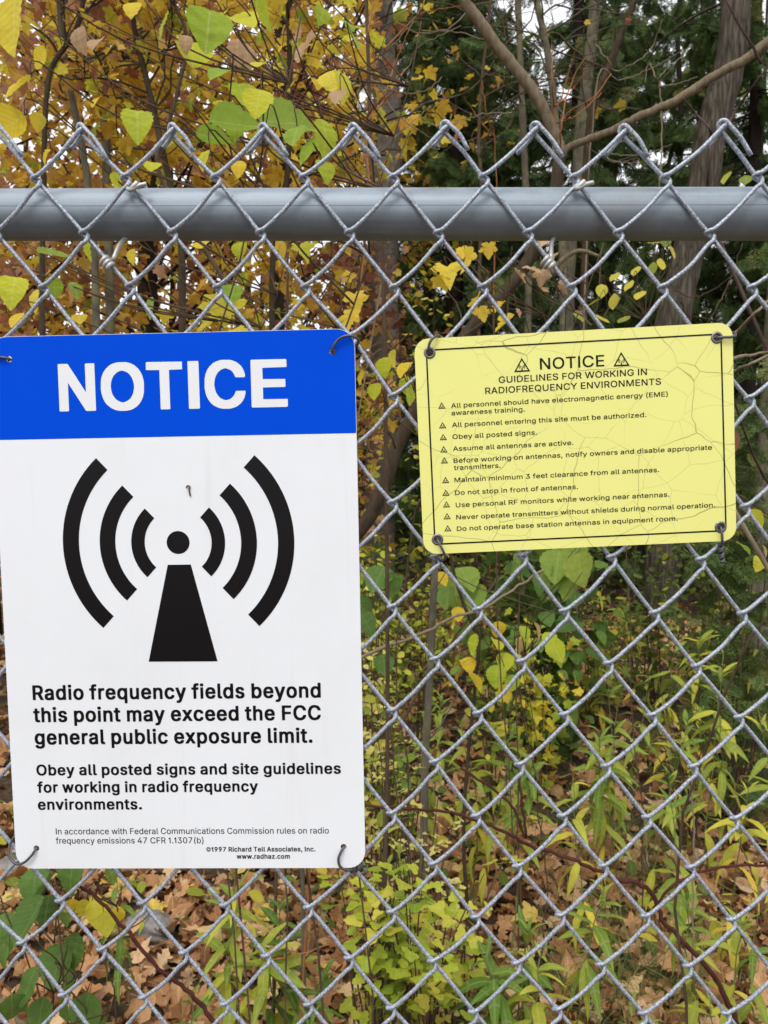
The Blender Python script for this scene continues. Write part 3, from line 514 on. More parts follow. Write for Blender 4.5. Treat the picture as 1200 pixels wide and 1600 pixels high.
GLYPH_REGULAR = r""" 187
(278|174 -98 132 -16 109 49 98 89 87 166 85 209 88 268 102 349 117 409 137 468 167 531 174 540 236 540 238 534 199 441 173 354 157 258 155 179 165 108 182 44 205 -19 240 -96 236 -98
)278|36 -98 34 -94 65 -28 86 29 106 99 117 161 118 232 108 314 91 388 73 446 35 538 39 540 99 540 125 494 141 454 172 349 187 248 185 149 172 76 153 14 134 -32 101 -96 96 -98
.193|88 -6 71 -1 54 14 47 31 47 51 52 66 68 81 86 88 106 88 121 83 136 70 143 56 145 38 140 19 128 4 111 -5
0458|206 -8 162 2 129 20 103 44 80 78 60 126 48 182 45 216 45 292 52 346 65 396 84 436 107 468 139 495 171 510 204 517 249 517 296 505 324 488 347 468 370 436 388 396 402 344 408 288 408 219 402 164 393 128 376 84 350 44 325 21 291 2 246 -8|213 52 238 52 266 61 281 70 304 95 320 124 330 154 340 222 340 286 337 319 330 354 318 388 301 418 279 440 259 451 228 458 204 455 181 445 152 418 139 396 125 361 113 289 115 201 120 168 134 124 149 95 172 70 188 61
1295|139 -2 137 2 136 386 39 342 37 346 37 409 104 458 154 509 209 510 212 506 212 1 208 -2
3458|192 -8 139 4 111 17 88 33 66 57 52 81 44 106 40 131 44 133 112 132 120 104 138 79 169 60 194 53 231 52 258 57 284 69 306 87 321 114 325 129 325 158 318 184 305 206 289 221 258 238 224 245 156 247 153 251 154 301 282 448 278 450 69 450 67 454 67 507 71 510 372 510 375 506 374 457 230 294 271 290 308 280 338 262 363 239 386 201 395 169 397 134 388 92 378 71 358 44 321 15 296 4 256 -7
4458|281 -2 278 2 278 99 276 103 41 103 37 108 39 164 240 506 246 510 309 510 313 506 114 168 118 165 277 166 278 318 282 320 346 319 347 168 351 165 416 164 417 106 412 103 348 102 346 -1
7458|96 -2 95 6 318 448 314 450 61 450 58 454 59 509 392 509 393 444 170 1 164 -2
C515|242 -8 198 0 154 19 119 43 82 86 60 126 43 181 37 236 38 296 49 349 62 386 91 435 121 467 151 488 202 510 241 517 294 517 332 510 361 500 409 470 433 446 453 418 465 392 476 349 472 347 406 348 391 384 376 407 348 431 311 448 286 453 249 453 214 445 188 431 162 411 140 384 119 339 110 302 107 269 108 218 115 181 132 139 152 108 172 88 194 74 234 58 282 55 328 67 364 90 391 124 406 161 472 162 476 159 468 124 450 86 432 61 396 29 368 12 324 -3 291 -8
F415|59 -2 57 2 58 509 371 509 372 454 369 450 129 449 129 281 348 280 350 276 350 222 346 220 129 219 128 1 124 -2
I189|58 -2 55 2 55 507 59 510 128 510 130 506 130 1 126 -2
R454|59 -2 57 2 58 509 264 510 304 503 341 488 363 472 391 439 408 396 413 346 405 294 386 258 363 232 320 206 425 14 429 -1 354 -2 348 1 242 196 132 197 128 192 128 1 124 -2|129 258 248 257 288 265 311 278 324 292 333 308 342 341 338 384 318 421 291 440 261 448 129 449
a394|138 -10 112 -5 78 10 63 21 45 41 30 74 27 98 28 131 34 151 46 171 59 185 91 203 141 217 234 228 262 237 272 249 270 279 263 296 246 315 211 328 179 328 141 315 115 292 101 272 41 288 39 296 54 325 77 349 118 373 146 382 184 387 221 385 249 380 282 366 310 344 326 321 336 292 340 268 340 1 336 -2 274 -1 272 42 250 18 218 -1 181 -10|163 48 189 48 211 54 238 69 252 82 266 108 272 128 271 181 151 161 124 151 105 136 95 109 97 91 104 76 117 62 132 54
b429|211 -10 176 -1 158 9 141 22 116 53 114 -1 54 -2 50 1 50 506 52 510 112 510 117 507 118 327 144 358 179 380 219 387 272 382 312 365 348 335 365 311 383 269 393 214 393 164 383 108 365 66 348 42 329 23 298 4 258 -8|212 49 228 48 256 55 276 68 293 84 313 119 320 142 325 179 325 202 318 244 310 268 298 288 282 305 264 318 224 328 184 321 165 311 148 296 125 254 117 211 118 154 134 104 147 84 164 68 184 55
c401|189 -10 158 -5 118 12 92 30 70 54 52 84 38 121 32 158 32 218 42 268 57 301 73 326 99 352 131 371 168 383 199 387 236 385 281 373 321 348 350 314 365 278 354 272 302 260 277 301 249 320 226 327 201 328 181 325 154 313 133 294 120 276 105 236 100 206 100 169 112 118 129 87 148 68 169 55 196 48 228 50 259 62 282 82 302 118 366 102 360 81 344 54 319 27 301 14 278 2 248 -7
d429|178 -10 134 0 104 18 75 44 51 83 35 134 30 189 33 232 44 276 62 314 94 352 124 371 159 383 206 387 249 378 284 355 306 330 307 507 311 510 372 510 375 506 375 1 371 -2 311 -1 309 53 276 15 250 -1 212 -10|195 49 211 48 241 55 261 68 277 82 298 121 308 172 305 231 298 258 288 279 272 300 254 315 231 325 211 328 168 321 147 309 130 292 112 261 100 209 102 156 119 102 135 79 151 65 169 55
e409|192 -10 154 -3 121 10 94 28 69 55 47 94 37 128 30 186 32 218 37 249 48 282 70 322 92 347 118 365 152 380 178 385 216 387 258 380 291 366 324 342 341 321 356 294 370 251 375 172 371 168 101 168 100 156 105 129 120 96 144 70 174 54 198 48 224 48 258 57 287 79 304 107 368 92 363 74 344 44 329 28 306 12 276 -1 254 -7 229 -10|101 224 301 223 305 228 291 274 280 292 262 310 232 325 198 328 178 325 151 313 125 289 109 261
f259|79 -2 77 2 77 322 72 325 4 326 3 379 8 382 76 383 77 439 82 468 98 496 121 515 152 528 172 532 206 532 236 526 246 521 231 468 206 472 175 469 156 456 145 428 146 382 231 381 232 329 228 325 149 325 145 322 145 1 141 -2
h415|52 -2 50 2 50 507 54 510 114 510 117 506 118 332 139 357 168 375 202 385 238 387 271 381 302 368 330 344 348 314 360 262 360 1 356 -2 294 -1 293 234 288 271 272 300 256 315 224 327 198 327 176 321 152 308 130 282 120 258 117 232 117 1 112 -2
i172|52 -2 50 2 50 379 54 382 114 382 117 378 117 1 112 -2|71 442 58 447 44 461 38 474 40 499 45 507 61 521 74 525 102 523 117 514 128 498 130 488 128 469 121 457 103 444
l194|116 -3 86 7 68 22 57 39 50 64 50 506 52 510 112 510 117 507 118 78 124 64 131 57 146 53 172 56 183 9 182 1 172 -2
m615|52 -2 50 2 51 381 114 381 116 331 140 359 159 373 188 385 212 388 244 386 278 373 298 354 318 323 332 343 361 368 394 383 426 388 461 387 488 380 513 366 536 343 550 319 560 276 559 -1 496 -2 492 1 492 269 484 292 471 310 452 321 428 328 399 327 374 316 356 300 342 272 338 252 338 1 334 -2 271 -1 270 274 263 292 246 313 219 326 191 328 166 321 145 308 129 288 118 258 117 1 112 -2
n415|52 -2 50 2 51 381 114 381 116 330 138 356 158 370 202 385 236 387 262 383 286 376 313 361 341 328 351 306 358 278 359 -1 294 -1 293 234 288 271 272 300 256 315 224 327 198 327 176 321 152 308 130 282 120 258 117 232 117 1 112 -2
o420|189 -10 158 -5 118 12 92 30 70 54 52 84 38 121 32 158 32 218 42 268 57 301 73 326 99 352 131 371 168 383 199 387 236 385 281 373 302 361 336 333 355 308 370 278 380 241 385 192 383 156 376 119 366 91 346 55 321 28 298 12 258 -5 224 -10|193 49 218 48 236 52 259 62 275 74 301 112 315 164 313 222 303 259 293 279 271 305 256 316 214 328 189 327 162 318 133 294 114 262 105 238 100 206 103 148 112 118 122 98 131 85 156 62
q429|309 -145 307 -141 306 48 276 15 249 -1 212 -10 158 -7 131 2 95 24 62 62 42 106 33 144 30 189 33 232 44 276 62 314 93 351 118 368 151 381 204 387 249 378 284 355 309 325 311 381 371 382 375 379 375 -142 371 -145|195 49 211 48 241 55 261 68 277 82 298 121 308 172 305 231 298 258 288 279 272 300 254 315 231 325 211 328 168 321 147 309 130 292 112 261 100 209 102 156 119 102 135 79 151 65 169 55
r264|52 -2 50 2 51 381 114 381 116 335 139 362 169 380 201 387 246 384 246 321 196 323 178 320 148 303 129 281 120 262 117 241 117 1 112 -2
s370|161 -10 108 2 69 25 44 58 32 96 96 108 112 75 132 59 162 48 188 47 226 55 250 71 260 84 265 101 261 119 246 138 228 148 121 175 79 198 62 214 50 234 43 262 43 286 49 309 62 335 82 355 102 368 132 380 158 385 218 385 252 376 291 353 313 326 323 306 326 289 268 275 252 301 229 321 202 330 172 330 144 321 123 306 112 281 114 264 128 244 146 234 261 203 302 180 323 156 331 136 335 112 333 88 328 68 316 45 301 28 281 14 252 0 226 -7 199 -10
t232|142 -5 112 4 94 15 75 36 64 66 62 322 3 328 4 381 58 382 62 384 62 469 64 473 129 472 131 382 202 382 207 379 206 326 134 325 130 322 130 86 138 65 154 54 176 52 204 54 217 2 212 -1 194 -5
u415|162 -6 122 4 91 23 67 54 55 84 50 114 51 381 112 382 117 379 117 138 122 108 134 84 151 67 176 55 204 52 236 59 262 75 278 94 288 118 293 151 293 379 298 382 359 381 359 -1 296 -1 294 50 269 22 236 2 199 -7
w572|136 -2 25 356 21 381 86 382 91 379 169 88 249 381 316 382 320 379 398 90 476 379 481 382 547 381 432 -1 369 -2 365 1 284 288 203 1 198 -2
y394|71 -146 45 -139 57 -88 71 -85 96 -88 122 -77 142 -47 158 -1 14 381 88 381 175 141 194 77 301 379 306 382 374 381 220 -29 195 -88 169 -120 146 -136 108 -147
©642|302 -10 254 -3 202 15 154 46 115 82 89 119 62 181 53 226 53 282 62 328 84 381 113 424 148 458 186 485 246 510 298 518 338 518 384 511 444 488 491 457 522 426 550 386 573 332 583 279 583 229 573 176 553 129 527 89 494 55 456 27 401 2 352 -8|298 54 336 53 378 62 418 80 439 95 468 122 493 158 505 182 517 228 518 264 510 312 495 348 478 375 446 408 412 431 372 448 339 455 298 455 264 448 228 433 199 415 167 384 144 351 132 326 120 281 118 246 125 202 140 164 162 131 189 102 219 80 271 59|301 105 266 114 239 127 215 146 196 169 184 189 173 219 170 242 172 281 177 302 192 334 210 358 228 373 262 393 286 400 308 403 349 402 379 393 399 383 434 353 455 321 462 286 399 285 385 311 370 326 352 336 331 342 309 342 291 336 261 317 240 286 235 268 235 241 247 209 261 192 284 175 311 167 329 167 349 172 368 183 385 204 394 225 456 225 458 219 450 188 441 171 430 154 408 132 366 110 339 105
"""
GLYPH_HEAVY = r"""C554|231 -25 178 -15 126 9 99 28 78 50 50 88 30 131 17 188 13 224 17 321 30 378 50 421 77 458 116 493 158 516 206 530 231 533 319 532 352 525 401 505 429 485 457 458 476 429 488 404 500 361 499 336 484 330 386 332 359 386 341 407 319 421 272 437 244 433 218 422 184 398 168 378 147 341 139 316 132 279 130 249 137 201 149 163 169 129 192 103 228 82 266 72 308 82 344 105 368 136 386 176 494 177 500 171 500 148 485 96 463 59 431 25 406 7 376 -8 326 -22 301 -25
E462|46 -18 37 -16 33 -9 34 521 49 527 382 527 395 524 398 518 398 442 394 436 152 432 153 304 378 301 382 294 382 219 378 212 366 210 153 209 152 79 156 75 398 73 402 66 401 -13 386 -18
I228|44 -18 35 -16 32 -9 32 519 36 524 46 527 139 527 150 524 153 518 153 -11 149 -16 139 -18
N567|46 -18 37 -16 33 -9 35 522 49 527 148 527 162 522 371 197 372 521 388 527 474 527 488 523 490 518 488 -14 474 -18 376 -18 362 -14 152 312 151 -12 136 -18
O577|231 -25 178 -15 126 9 79 48 54 82 34 122 17 188 13 224 17 319 25 361 49 418 78 459 115 492 154 515 206 530 231 533 318 532 368 520 416 495 458 456 483 421 505 372 517 319 520 284 517 188 503 131 483 88 458 52 423 19 382 -5 349 -17 301 -25|262 72 288 75 322 90 349 110 360 122 373 141 390 176 400 216 403 246 402 281 393 322 381 352 363 382 346 402 318 421 271 437 239 431 208 416 173 386 147 341 137 308 130 258 139 192 149 163 169 129 192 104 206 94 236 79
T492|179 -18 170 -16 167 -9 167 431 162 433 9 436 5 442 6 521 21 527 439 524 443 518 443 442 439 436 288 433 283 431 283 -11 279 -16 269 -18
"""
GLYPH_MEDIUM = r""" 187
(286|171 -103 150 -69 127 -19 104 46 93 86 82 162 80 212 83 271 97 352 112 412 132 471 162 534 171 545 239 545 243 541 243 531 204 438 175 336 162 254 160 182 170 111 187 48 210 -16 245 -91 245 -99 239 -103
)286|31 -103 29 -91 75 14 101 102 112 164 113 229 103 311 86 384 58 469 30 531 30 541 34 545 102 545 130 498 146 458 177 352 192 251 190 146 177 72 158 11 139 -35 106 -99 99 -103
,201|32 -126 30 -108 59 74 66 78 142 78 145 62 93 -124 88 -127
.201|84 -11 68 -6 49 11 42 28 44 62 58 82 74 91 111 93 130 84 144 68 150 48 148 24 139 7 126 -5 104 -12
3466|189 -13 136 -1 108 12 83 29 61 54 45 81 37 112 35 134 41 138 116 138 125 108 142 84 172 65 198 58 228 57 254 62 281 74 301 90 316 118 320 154 313 181 299 203 276 223 254 233 221 240 152 242 148 246 149 304 270 444 64 446 62 451 62 512 68 515 378 514 380 509 379 454 243 299 291 291 328 276 349 262 379 228 396 189 402 159 400 116 393 89 383 68 363 41 324 10 299 -1 259 -12
A493|11 -6 8 -1 10 12 192 511 199 515 282 514 458 42 471 6 471 -4 466 -7 392 -7 387 -4 336 134 146 135 140 131 93 -4 88 -7|168 206 311 207 239 418
B469|54 -6 52 -1 52 512 58 515 271 515 309 508 341 495 366 477 381 459 396 432 405 402 407 358 398 321 389 305 372 287 342 266 366 255 394 232 411 208 421 182 427 151 427 122 420 86 408 61 392 40 371 22 338 5 302 -3 272 -7|134 64 251 63 288 69 312 79 334 99 345 121 347 144 338 172 313 202 292 215 272 221 134 222|134 292 239 292 268 297 292 309 315 331 327 361 327 382 316 409 294 431 261 443 134 444
C523|239 -13 194 -5 151 14 116 38 77 82 55 122 38 178 32 232 33 299 44 352 57 389 86 438 118 472 148 493 199 515 238 522 298 522 336 515 364 505 413 474 438 449 458 421 476 376 481 344 476 342 402 342 386 381 372 402 344 426 308 443 282 448 252 448 228 443 199 431 168 408 149 386 129 349 118 316 112 266 113 221 120 184 137 142 158 112 176 93 198 79 238 63 278 60 324 72 361 95 386 128 402 166 478 167 481 164 482 156 473 121 455 82 437 58 399 24 371 7 326 -8 292 -13
D515|54 -6 52 -1 52 512 58 515 258 515 319 503 371 478 408 447 433 412 455 366 467 314 470 281 467 196 450 131 433 98 408 63 371 32 341 15 302 2 244 -7|134 64 222 63 261 68 286 75 311 87 335 104 355 126 373 159 385 196 390 231 390 281 381 328 365 368 347 394 326 412 298 430 266 440 232 445 138 445 133 442
E432|54 -6 52 -1 52 512 58 515 378 514 380 509 380 451 378 446 134 444 134 292 359 292 363 288 363 228 358 222 134 221 133 68 138 63 379 63 383 59 383 -4 378 -7
F423|54 -6 52 -1 52 512 58 515 374 514 377 509 377 451 374 446 134 444 134 286 352 284 355 279 355 219 349 215 134 214 133 -4 128 -7
G533|241 -13 194 -5 139 20 119 35 92 62 70 92 50 134 37 186 32 232 33 299 44 354 59 394 79 430 111 467 149 495 198 515 236 522 296 522 328 516 362 505 386 493 418 469 443 442 460 418 478 374 481 344 476 342 402 342 385 379 368 403 336 430 306 443 281 448 251 448 212 438 196 430 167 408 142 376 124 336 115 299 112 266 115 209 127 164 139 139 158 111 182 89 208 74 246 62 279 60 302 64 342 80 362 95 391 134 403 171 404 191 278 192 275 198 275 256 279 262 484 261 487 256 485 164 476 124 460 86 437 54 403 24 362 2 321 -10 294 -13
I197|52 -6 50 -1 50 511 56 515 131 515 135 509 135 -2 129 -7
K480|54 -6 52 -1 52 513 128 515 133 512 134 272 355 514 453 514 455 504 448 494 256 288 450 16 456 6 456 -5 364 -5 196 228 133 161 133 -4 128 -7
L406|54 -6 52 -1 52 511 58 515 129 515 133 509 133 66 138 63 368 63 370 58 370 -2 364 -7
M641|54 -6 52 -1 54 514 154 515 161 511 290 182 314 109 467 512 472 515 576 513 575 -6 502 -7 497 -2 496 370 355 6 350 -4 344 -7 282 -7 277 -4 131 368 130 -2 124 -7
N536|54 -6 52 -1 52 513 139 515 145 512 391 123 390 511 396 515 470 514 471 -5 384 -7 378 -4 131 388 133 -2 128 -7
O546|239 -13 194 -5 142 19 98 57 72 91 52 131 38 178 32 232 33 299 44 352 57 389 82 433 114 468 151 495 199 515 238 522 296 522 341 513 389 491 418 469 440 448 460 421 480 382 495 331 502 276 500 209 490 156 478 122 452 77 416 37 386 15 334 -6 292 -13|253 61 289 62 319 70 342 82 369 103 391 132 408 168 417 199 422 236 422 272 415 318 406 346 391 376 372 402 342 426 316 440 281 448 252 448 222 441 191 426 166 406 145 381 129 349 118 316 112 268 113 221 120 184 131 155 150 121 176 93 198 79 229 65
Q546|394 -54 352 -1 308 -12 241 -13 194 -5 154 12 131 27 97 58 72 91 52 131 38 178 32 232 33 299 39 332 52 378 72 418 98 452 132 483 179 508 238 522 294 522 321 518 359 506 400 484 439 448 460 421 480 382 495 332 500 298 502 232 497 186 485 139 465 96 440 61 418 38 473 -38 477 -51 471 -55|253 61 278 60 303 68 240 149 239 163 319 164 369 104 391 132 408 168 417 199 422 236 422 272 415 318 406 346 391 376 372 402 342 426 316 440 281 448 252 448 222 441 191 426 166 406 145 381 129 349 118 316 112 268 113 221 120 184 131 155 150 121 176 93 198 79 229 65
R462|54 -6 52 -1 52 512 58 515 268 515 308 508 344 493 366 478 385 459 405 426 417 381 418 342 413 302 395 259 368 228 329 202 431 14 434 -4 429 -7 351 -7 345 -4 239 191 138 192 133 188 133 -4 128 -7|134 262 244 262 284 270 308 283 319 295 328 311 337 344 333 381 313 418 284 436 258 443 134 444
S460|189 -15 134 -3 99 14 78 29 58 52 40 82 32 112 31 141 111 143 124 104 132 92 149 77 172 65 198 58 241 57 284 69 315 89 335 122 337 144 333 159 316 182 287 199 148 242 118 255 86 277 62 302 47 336 43 359 45 401 55 434 69 456 88 477 118 498 152 513 184 520 271 520 311 510 336 498 358 483 380 461 393 442 405 414 408 398 408 374 331 372 318 408 292 433 256 448 216 452 178 443 156 431 140 418 125 388 123 372 127 358 142 335 171 317 324 268 348 256 381 232 398 211 411 184 417 156 415 109 405 76 389 50 374 33 346 12 309 -5 281 -12 256 -15
T462|188 -6 185 -1 185 442 181 445 26 446 23 451 24 512 29 515 422 514 425 509 425 451 422 446 269 445 265 442 265 -2 259 -7
U530|234 -15 184 -6 160 2 127 21 92 52 75 76 60 109 52 156 52 512 58 515 128 515 133 511 133 166 146 124 163 98 189 77 228 62 268 58 308 67 341 86 363 109 378 139 385 182 386 512 391 515 462 514 465 509 465 149 460 119 450 91 426 53 402 30 368 7 332 -6 299 -13
V493|198 -6 9 501 9 512 14 515 88 515 93 512 205 201 241 90 386 511 392 515 469 514 471 502 287 -2 281 -7
W699|149 -6 142 11 12 488 8 502 10 514 86 515 91 512 192 113 299 513 382 515 389 511 492 114 594 509 601 515 678 513 678 502 538 -5 452 -7 447 -4 342 382 239 -2 232 -7
Y485|198 -6 195 -1 195 204 14 494 8 504 9 512 14 515 99 513 236 288 372 513 461 514 463 502 277 204 276 -4 271 -7
a402|134 -15 109 -10 74 5 60 16 40 38 25 71 22 94 22 121 29 154 41 175 56 190 88 208 138 222 231 233 256 240 266 251 265 276 258 292 242 310 208 323 174 322 141 308 120 289 104 267 92 267 36 284 34 299 49 328 73 354 114 378 142 387 181 392 208 392 252 385 294 366 317 346 333 321 342 294 345 271 344 -4 339 -7 271 -6 266 25 241 4 206 -11 182 -15|167 52 208 59 234 74 247 86 265 122 266 174 154 156 128 146 110 132 100 106 109 79 120 68 136 59
b437|208 -15 188 -11 162 -1 137 18 122 35 118 -6 51 -7 46 -4 45 509 48 514 116 515 121 512 122 345 159 376 188 388 239 392 278 386 316 370 352 338 370 314 388 272 398 218 398 161 388 104 370 62 353 39 332 18 298 -2 249 -15|215 54 234 55 252 60 273 72 288 88 308 122 315 146 320 182 313 241 305 264 292 285 279 300 261 313 221 323 188 316 169 306 153 292 130 251 122 208 125 148 144 99 162 77 178 65
c409|186 -15 154 -10 114 7 82 32 55 66 40 96 28 141 25 186 28 234 37 271 54 308 77 339 97 358 128 376 166 388 196 392 239 390 284 378 324 353 355 318 370 284 369 272 311 255 299 255 294 259 285 281 272 296 246 315 204 323 184 320 158 308 138 291 125 272 110 232 105 202 105 172 117 121 134 90 151 73 172 60 199 53 232 57 266 74 278 86 299 123 314 123 369 109 372 99 365 78 349 50 322 22 304 9 281 -3 242 -13
d437|174 -15 131 -5 100 12 70 41 45 81 30 131 25 188 28 236 39 279 64 328 90 356 114 373 148 386 184 392 209 392 242 386 276 370 301 347 302 512 308 515 378 514 380 509 379 -4 374 -7 308 -6 304 35 279 10 252 -6 216 -15|198 54 219 55 238 60 258 72 272 86 293 124 303 178 303 204 298 238 290 262 276 286 251 310 228 320 206 323 168 315 149 303 135 289 117 258 105 204 108 151 117 121 129 98 142 81 159 67
e417|189 -15 151 -8 118 5 91 23 64 52 42 91 32 124 25 184 27 221 34 259 44 288 66 326 89 352 114 370 149 385 174 390 219 392 261 385 294 371 328 347 346 325 361 298 375 254 380 211 380 168 374 163 106 162 110 132 129 94 149 74 178 59 201 53 221 53 254 62 282 82 301 112 316 112 373 96 370 74 354 47 332 23 309 7 279 -6 258 -12 232 -15|108 229 294 228 298 232 285 274 259 305 229 320 201 323 181 320 158 310 132 288 114 258
f267|74 -6 72 -1 72 318 68 320 0 321 -1 384 4 387 71 388 72 442 77 471 93 499 118 520 149 533 169 537 209 537 239 531 250 528 252 519 236 464 221 462 202 467 179 465 161 453 150 424 150 391 152 387 236 385 237 326 232 320 154 320 150 318 149 -4 144 -7
g438|172 -156 142 -151 118 -143 82 -122 52 -91 42 -74 42 -64 92 -35 108 -35 137 -68 156 -79 174 -86 192 -90 221 -90 258 -80 280 -64 296 -41 303 -11 303 42 283 24 259 9 218 -2 172 -2 138 5 108 19 79 40 47 84 37 108 28 144 25 189 27 226 40 284 64 328 88 354 109 370 142 385 186 392 238 388 274 371 302 344 308 386 378 386 380 381 380 -34 373 -68 351 -105 328 -126 301 -141 262 -153 238 -157|190 68 228 69 249 77 266 88 290 121 303 172 303 212 300 232 291 261 280 282 262 302 246 313 208 323 167 314 135 289 115 254 105 208 108 156 115 131 125 111 133 99 152 82 168 74
h423|48 -6 45 -1 45 511 49 515 118 515 122 509 122 349 154 375 182 386 218 392 258 390 289 381 316 366 336 346 353 318 365 266 365 -2 359 -7 294 -7 289 -4 288 231 283 268 268 296 252 310 221 322 201 322 179 316 156 303 135 279 125 254 122 229 121 -4 116 -7
i180|48 -6 45 -1 45 382 49 387 118 387 122 381 122 -2 116 -7|68 437 54 442 37 461 33 472 35 502 40 511 58 526 71 530 106 528 121 518 133 501 133 466 125 452 106 439
k394|48 -6 45 -1 45 511 49 515 118 515 122 509 122 229 279 386 362 387 368 384 367 372 215 216 376 11 380 -2 374 -7 287 -6 152 162 122 132 121 -4 116 -7
l202|112 -8 79 4 62 18 52 36 45 61 45 509 49 515 118 515 122 511 123 81 134 62 148 58 166 62 178 60 188 12 188 -1 184 -5 164 -8
m623|48 -6 45 -1 47 386 118 386 121 349 145 371 169 385 208 393 246 392 272 383 286 374 319 336 344 363 369 380 408 392 449 393 481 388 507 376 526 363 541 346 555 322 565 279 563 -6 492 -7 487 -4 487 266 479 289 468 305 449 316 424 323 401 321 372 308 354 286 345 262 343 -4 338 -7 267 -6 265 269 258 289 243 308 216 321 194 323 169 316 148 302 132 281 123 254 121 -4 116 -7
n423|48 -6 45 -1 46 385 118 386 121 347 137 362 163 379 191 388 216 392 241 392 274 386 316 366 335 348 346 331 356 309 363 281 364 -5 294 -7 289 -4 288 231 283 268 268 296 252 310 221 322 201 322 179 316 156 303 135 279 125 254 122 229 121 -4 116 -7
o428|186 -15 154 -10 114 7 82 32 55 66 40 96 28 141 25 186 28 234 37 271 54 308 77 339 97 358 128 376 166 388 196 392 239 390 284 378 306 366 341 337 360 311 375 281 385 244 390 196 388 152 381 116 371 88 351 52 324 23 301 7 261 -10 228 -15|197 54 214 53 242 60 274 82 296 116 310 169 307 228 288 276 266 302 252 311 209 323 191 321 166 313 138 291 125 272 114 246 105 201 108 151 117 121 127 101 136 88 159 67
p437|48 -149 45 -144 46 384 51 387 118 386 121 343 159 376 189 388 216 392 259 390 304 376 334 357 354 336 380 294 391 261 398 218 398 161 391 116 380 82 359 47 332 18 301 -1 271 -12 211 -15 188 -11 169 -5 148 9 122 33 121 -148 116 -150|215 54 234 55 252 60 273 72 288 88 308 122 315 146 320 182 313 241 305 264 292 285 279 300 261 313 221 323 188 316 169 306 153 292 130 251 122 208 125 148 144 99 162 77 178 65
q437|304 -149 302 -144 301 31 278 9 256 -5 238 -11 216 -15 178 -15 146 -10 111 5 92 18 71 40 52 68 37 102 28 141 25 191 28 236 39 279 64 328 90 356 114 373 148 386 184 392 209 392 242 386 276 369 304 342 308 386 374 387 379 384 380 -146 374 -150|198 54 219 55 238 60 258 72 272 86 293 124 303 178 303 204 298 238 290 262 276 286 251 310 228 320 206 323 168 315 149 303 135 289 117 258 105 204 108 151 117 121 129 98 142 81 159 67
r272|48 -6 45 -1 46 384 51 387 118 386 121 353 149 376 171 386 199 392 249 389 252 384 251 317 239 315 198 318 172 311 152 299 140 288 125 259 122 238 121 -4 116 -7
s378|158 -15 104 -3 66 20 38 56 29 81 28 100 86 113 99 113 110 89 125 71 151 57 184 52 222 60 246 75 258 96 259 104 256 116 242 133 224 143 118 170 74 193 52 218 42 241 38 261 40 299 47 321 58 339 79 360 105 376 154 390 201 392 231 388 268 376 302 350 328 309 332 298 330 284 264 270 259 274 247 298 226 316 199 325 176 325 151 318 130 304 119 286 119 268 132 248 149 239 264 208 306 185 328 159 336 139 340 116 338 84 333 64 321 42 304 23 284 9 256 -5 229 -12 202 -15
t240|139 -10 109 -1 91 10 70 32 60 56 57 76 57 318 52 320 2 320 -2 324 -1 385 57 389 57 472 61 478 132 478 135 472 136 388 208 387 212 382 210 321 139 320 135 318 135 89 142 69 158 59 209 58 222 -1 216 -6 198 -10
u423|159 -11 119 -1 88 18 62 51 50 81 45 111 46 384 51 387 116 387 121 384 122 141 125 118 135 92 152 73 169 64 201 57 232 64 259 80 273 98 283 121 288 154 289 384 294 387 362 386 365 381 364 -4 359 -7 292 -6 289 33 265 11 239 -3 202 -12
v402|156 -6 9 374 9 384 14 387 88 387 93 384 194 98 297 384 302 387 378 386 380 376 376 364 235 -4 229 -7
w580|131 -6 15 369 17 386 89 387 96 382 169 115 245 386 319 387 324 384 398 115 472 384 478 387 552 385 550 362 436 -6 366 -7 360 -4 284 264 208 -2 201 -7
y402|68 -151 48 -148 40 -142 40 -129 52 -84 59 -80 92 -83 119 -72 138 -42 152 -1 9 374 9 384 14 387 88 387 93 384 194 98 297 384 302 387 378 386 380 376 376 364 216 -54 200 -91 172 -125 149 -141 111 -152
z393|36 -6 33 -1 34 51 238 314 234 317 42 317 40 322 41 385 340 386 341 326 143 66 148 63 344 63 347 58 346 -5
"""
# ================================================================== LETTERING
GLY = {}
for wname, txt in (('bold', GLYPH_BOLD), ('regular', GLYPH_REGULAR), ('medium', GLYPH_MEDIUM), ('heavy', GLYPH_HEAVY)):
    g = {}
    for line in txt.split('\n'):
        if not line: continue
        q = line[1:].split('|'); cs = []
        for c in q[1:]:
            v = np.array(c.split(), float).reshape(-1, 2)/508.7       # cap height = 1
            cs.append(v)
        tris = []
        if cs:
            def inside(p, c):
                k = False
                for i in range(len(c)):
                    (x0, y0), (x1, y1) = c[i-1], c[i]
                    if (y0 > p[1]) != (y1 > p[1]) and p[0] < x0+(p[1]-y0)/(y1-y0)*(x1-x0): k = not k
                return k
            depth = [sum(inside(c[0], d) for d in cs if d is not c) for c in cs]
            off = np.cumsum([0]+[len(c) for c in cs])
            for i, c in enumerate(cs):
                if depth[i] % 2: continue
                grp = [i]+[j for j in range(len(cs)) if depth[j] == depth[i]+1 and inside(cs[j][0], c)]
                idx = np.concatenate([np.arange(off[j], off[j+1]) for j in grp])
                tris += [tuple(int(idx[k]) for k in t) for t in tessellate_polygon([[Vector((x, y, 0)) for x, y in cs[j]] for j in grp])]
            V = np.concatenate(cs)
            area = lambda t: (V[t[1]][0]-V[t[0]][0])*(V[t[2]][1]-V[t[0]][1])-(V[t[1]][1]-V[t[0]][1])*(V[t[2]][0]-V[t[0]][0])
            tris = [t if area(t) > 0 else (t[0], t[2], t[1]) for t in tris]
        else: V = np.zeros((0, 2))
        g[line[0]] = (float(q[0])/508.7, V, tris)
    GLY[wname] = g
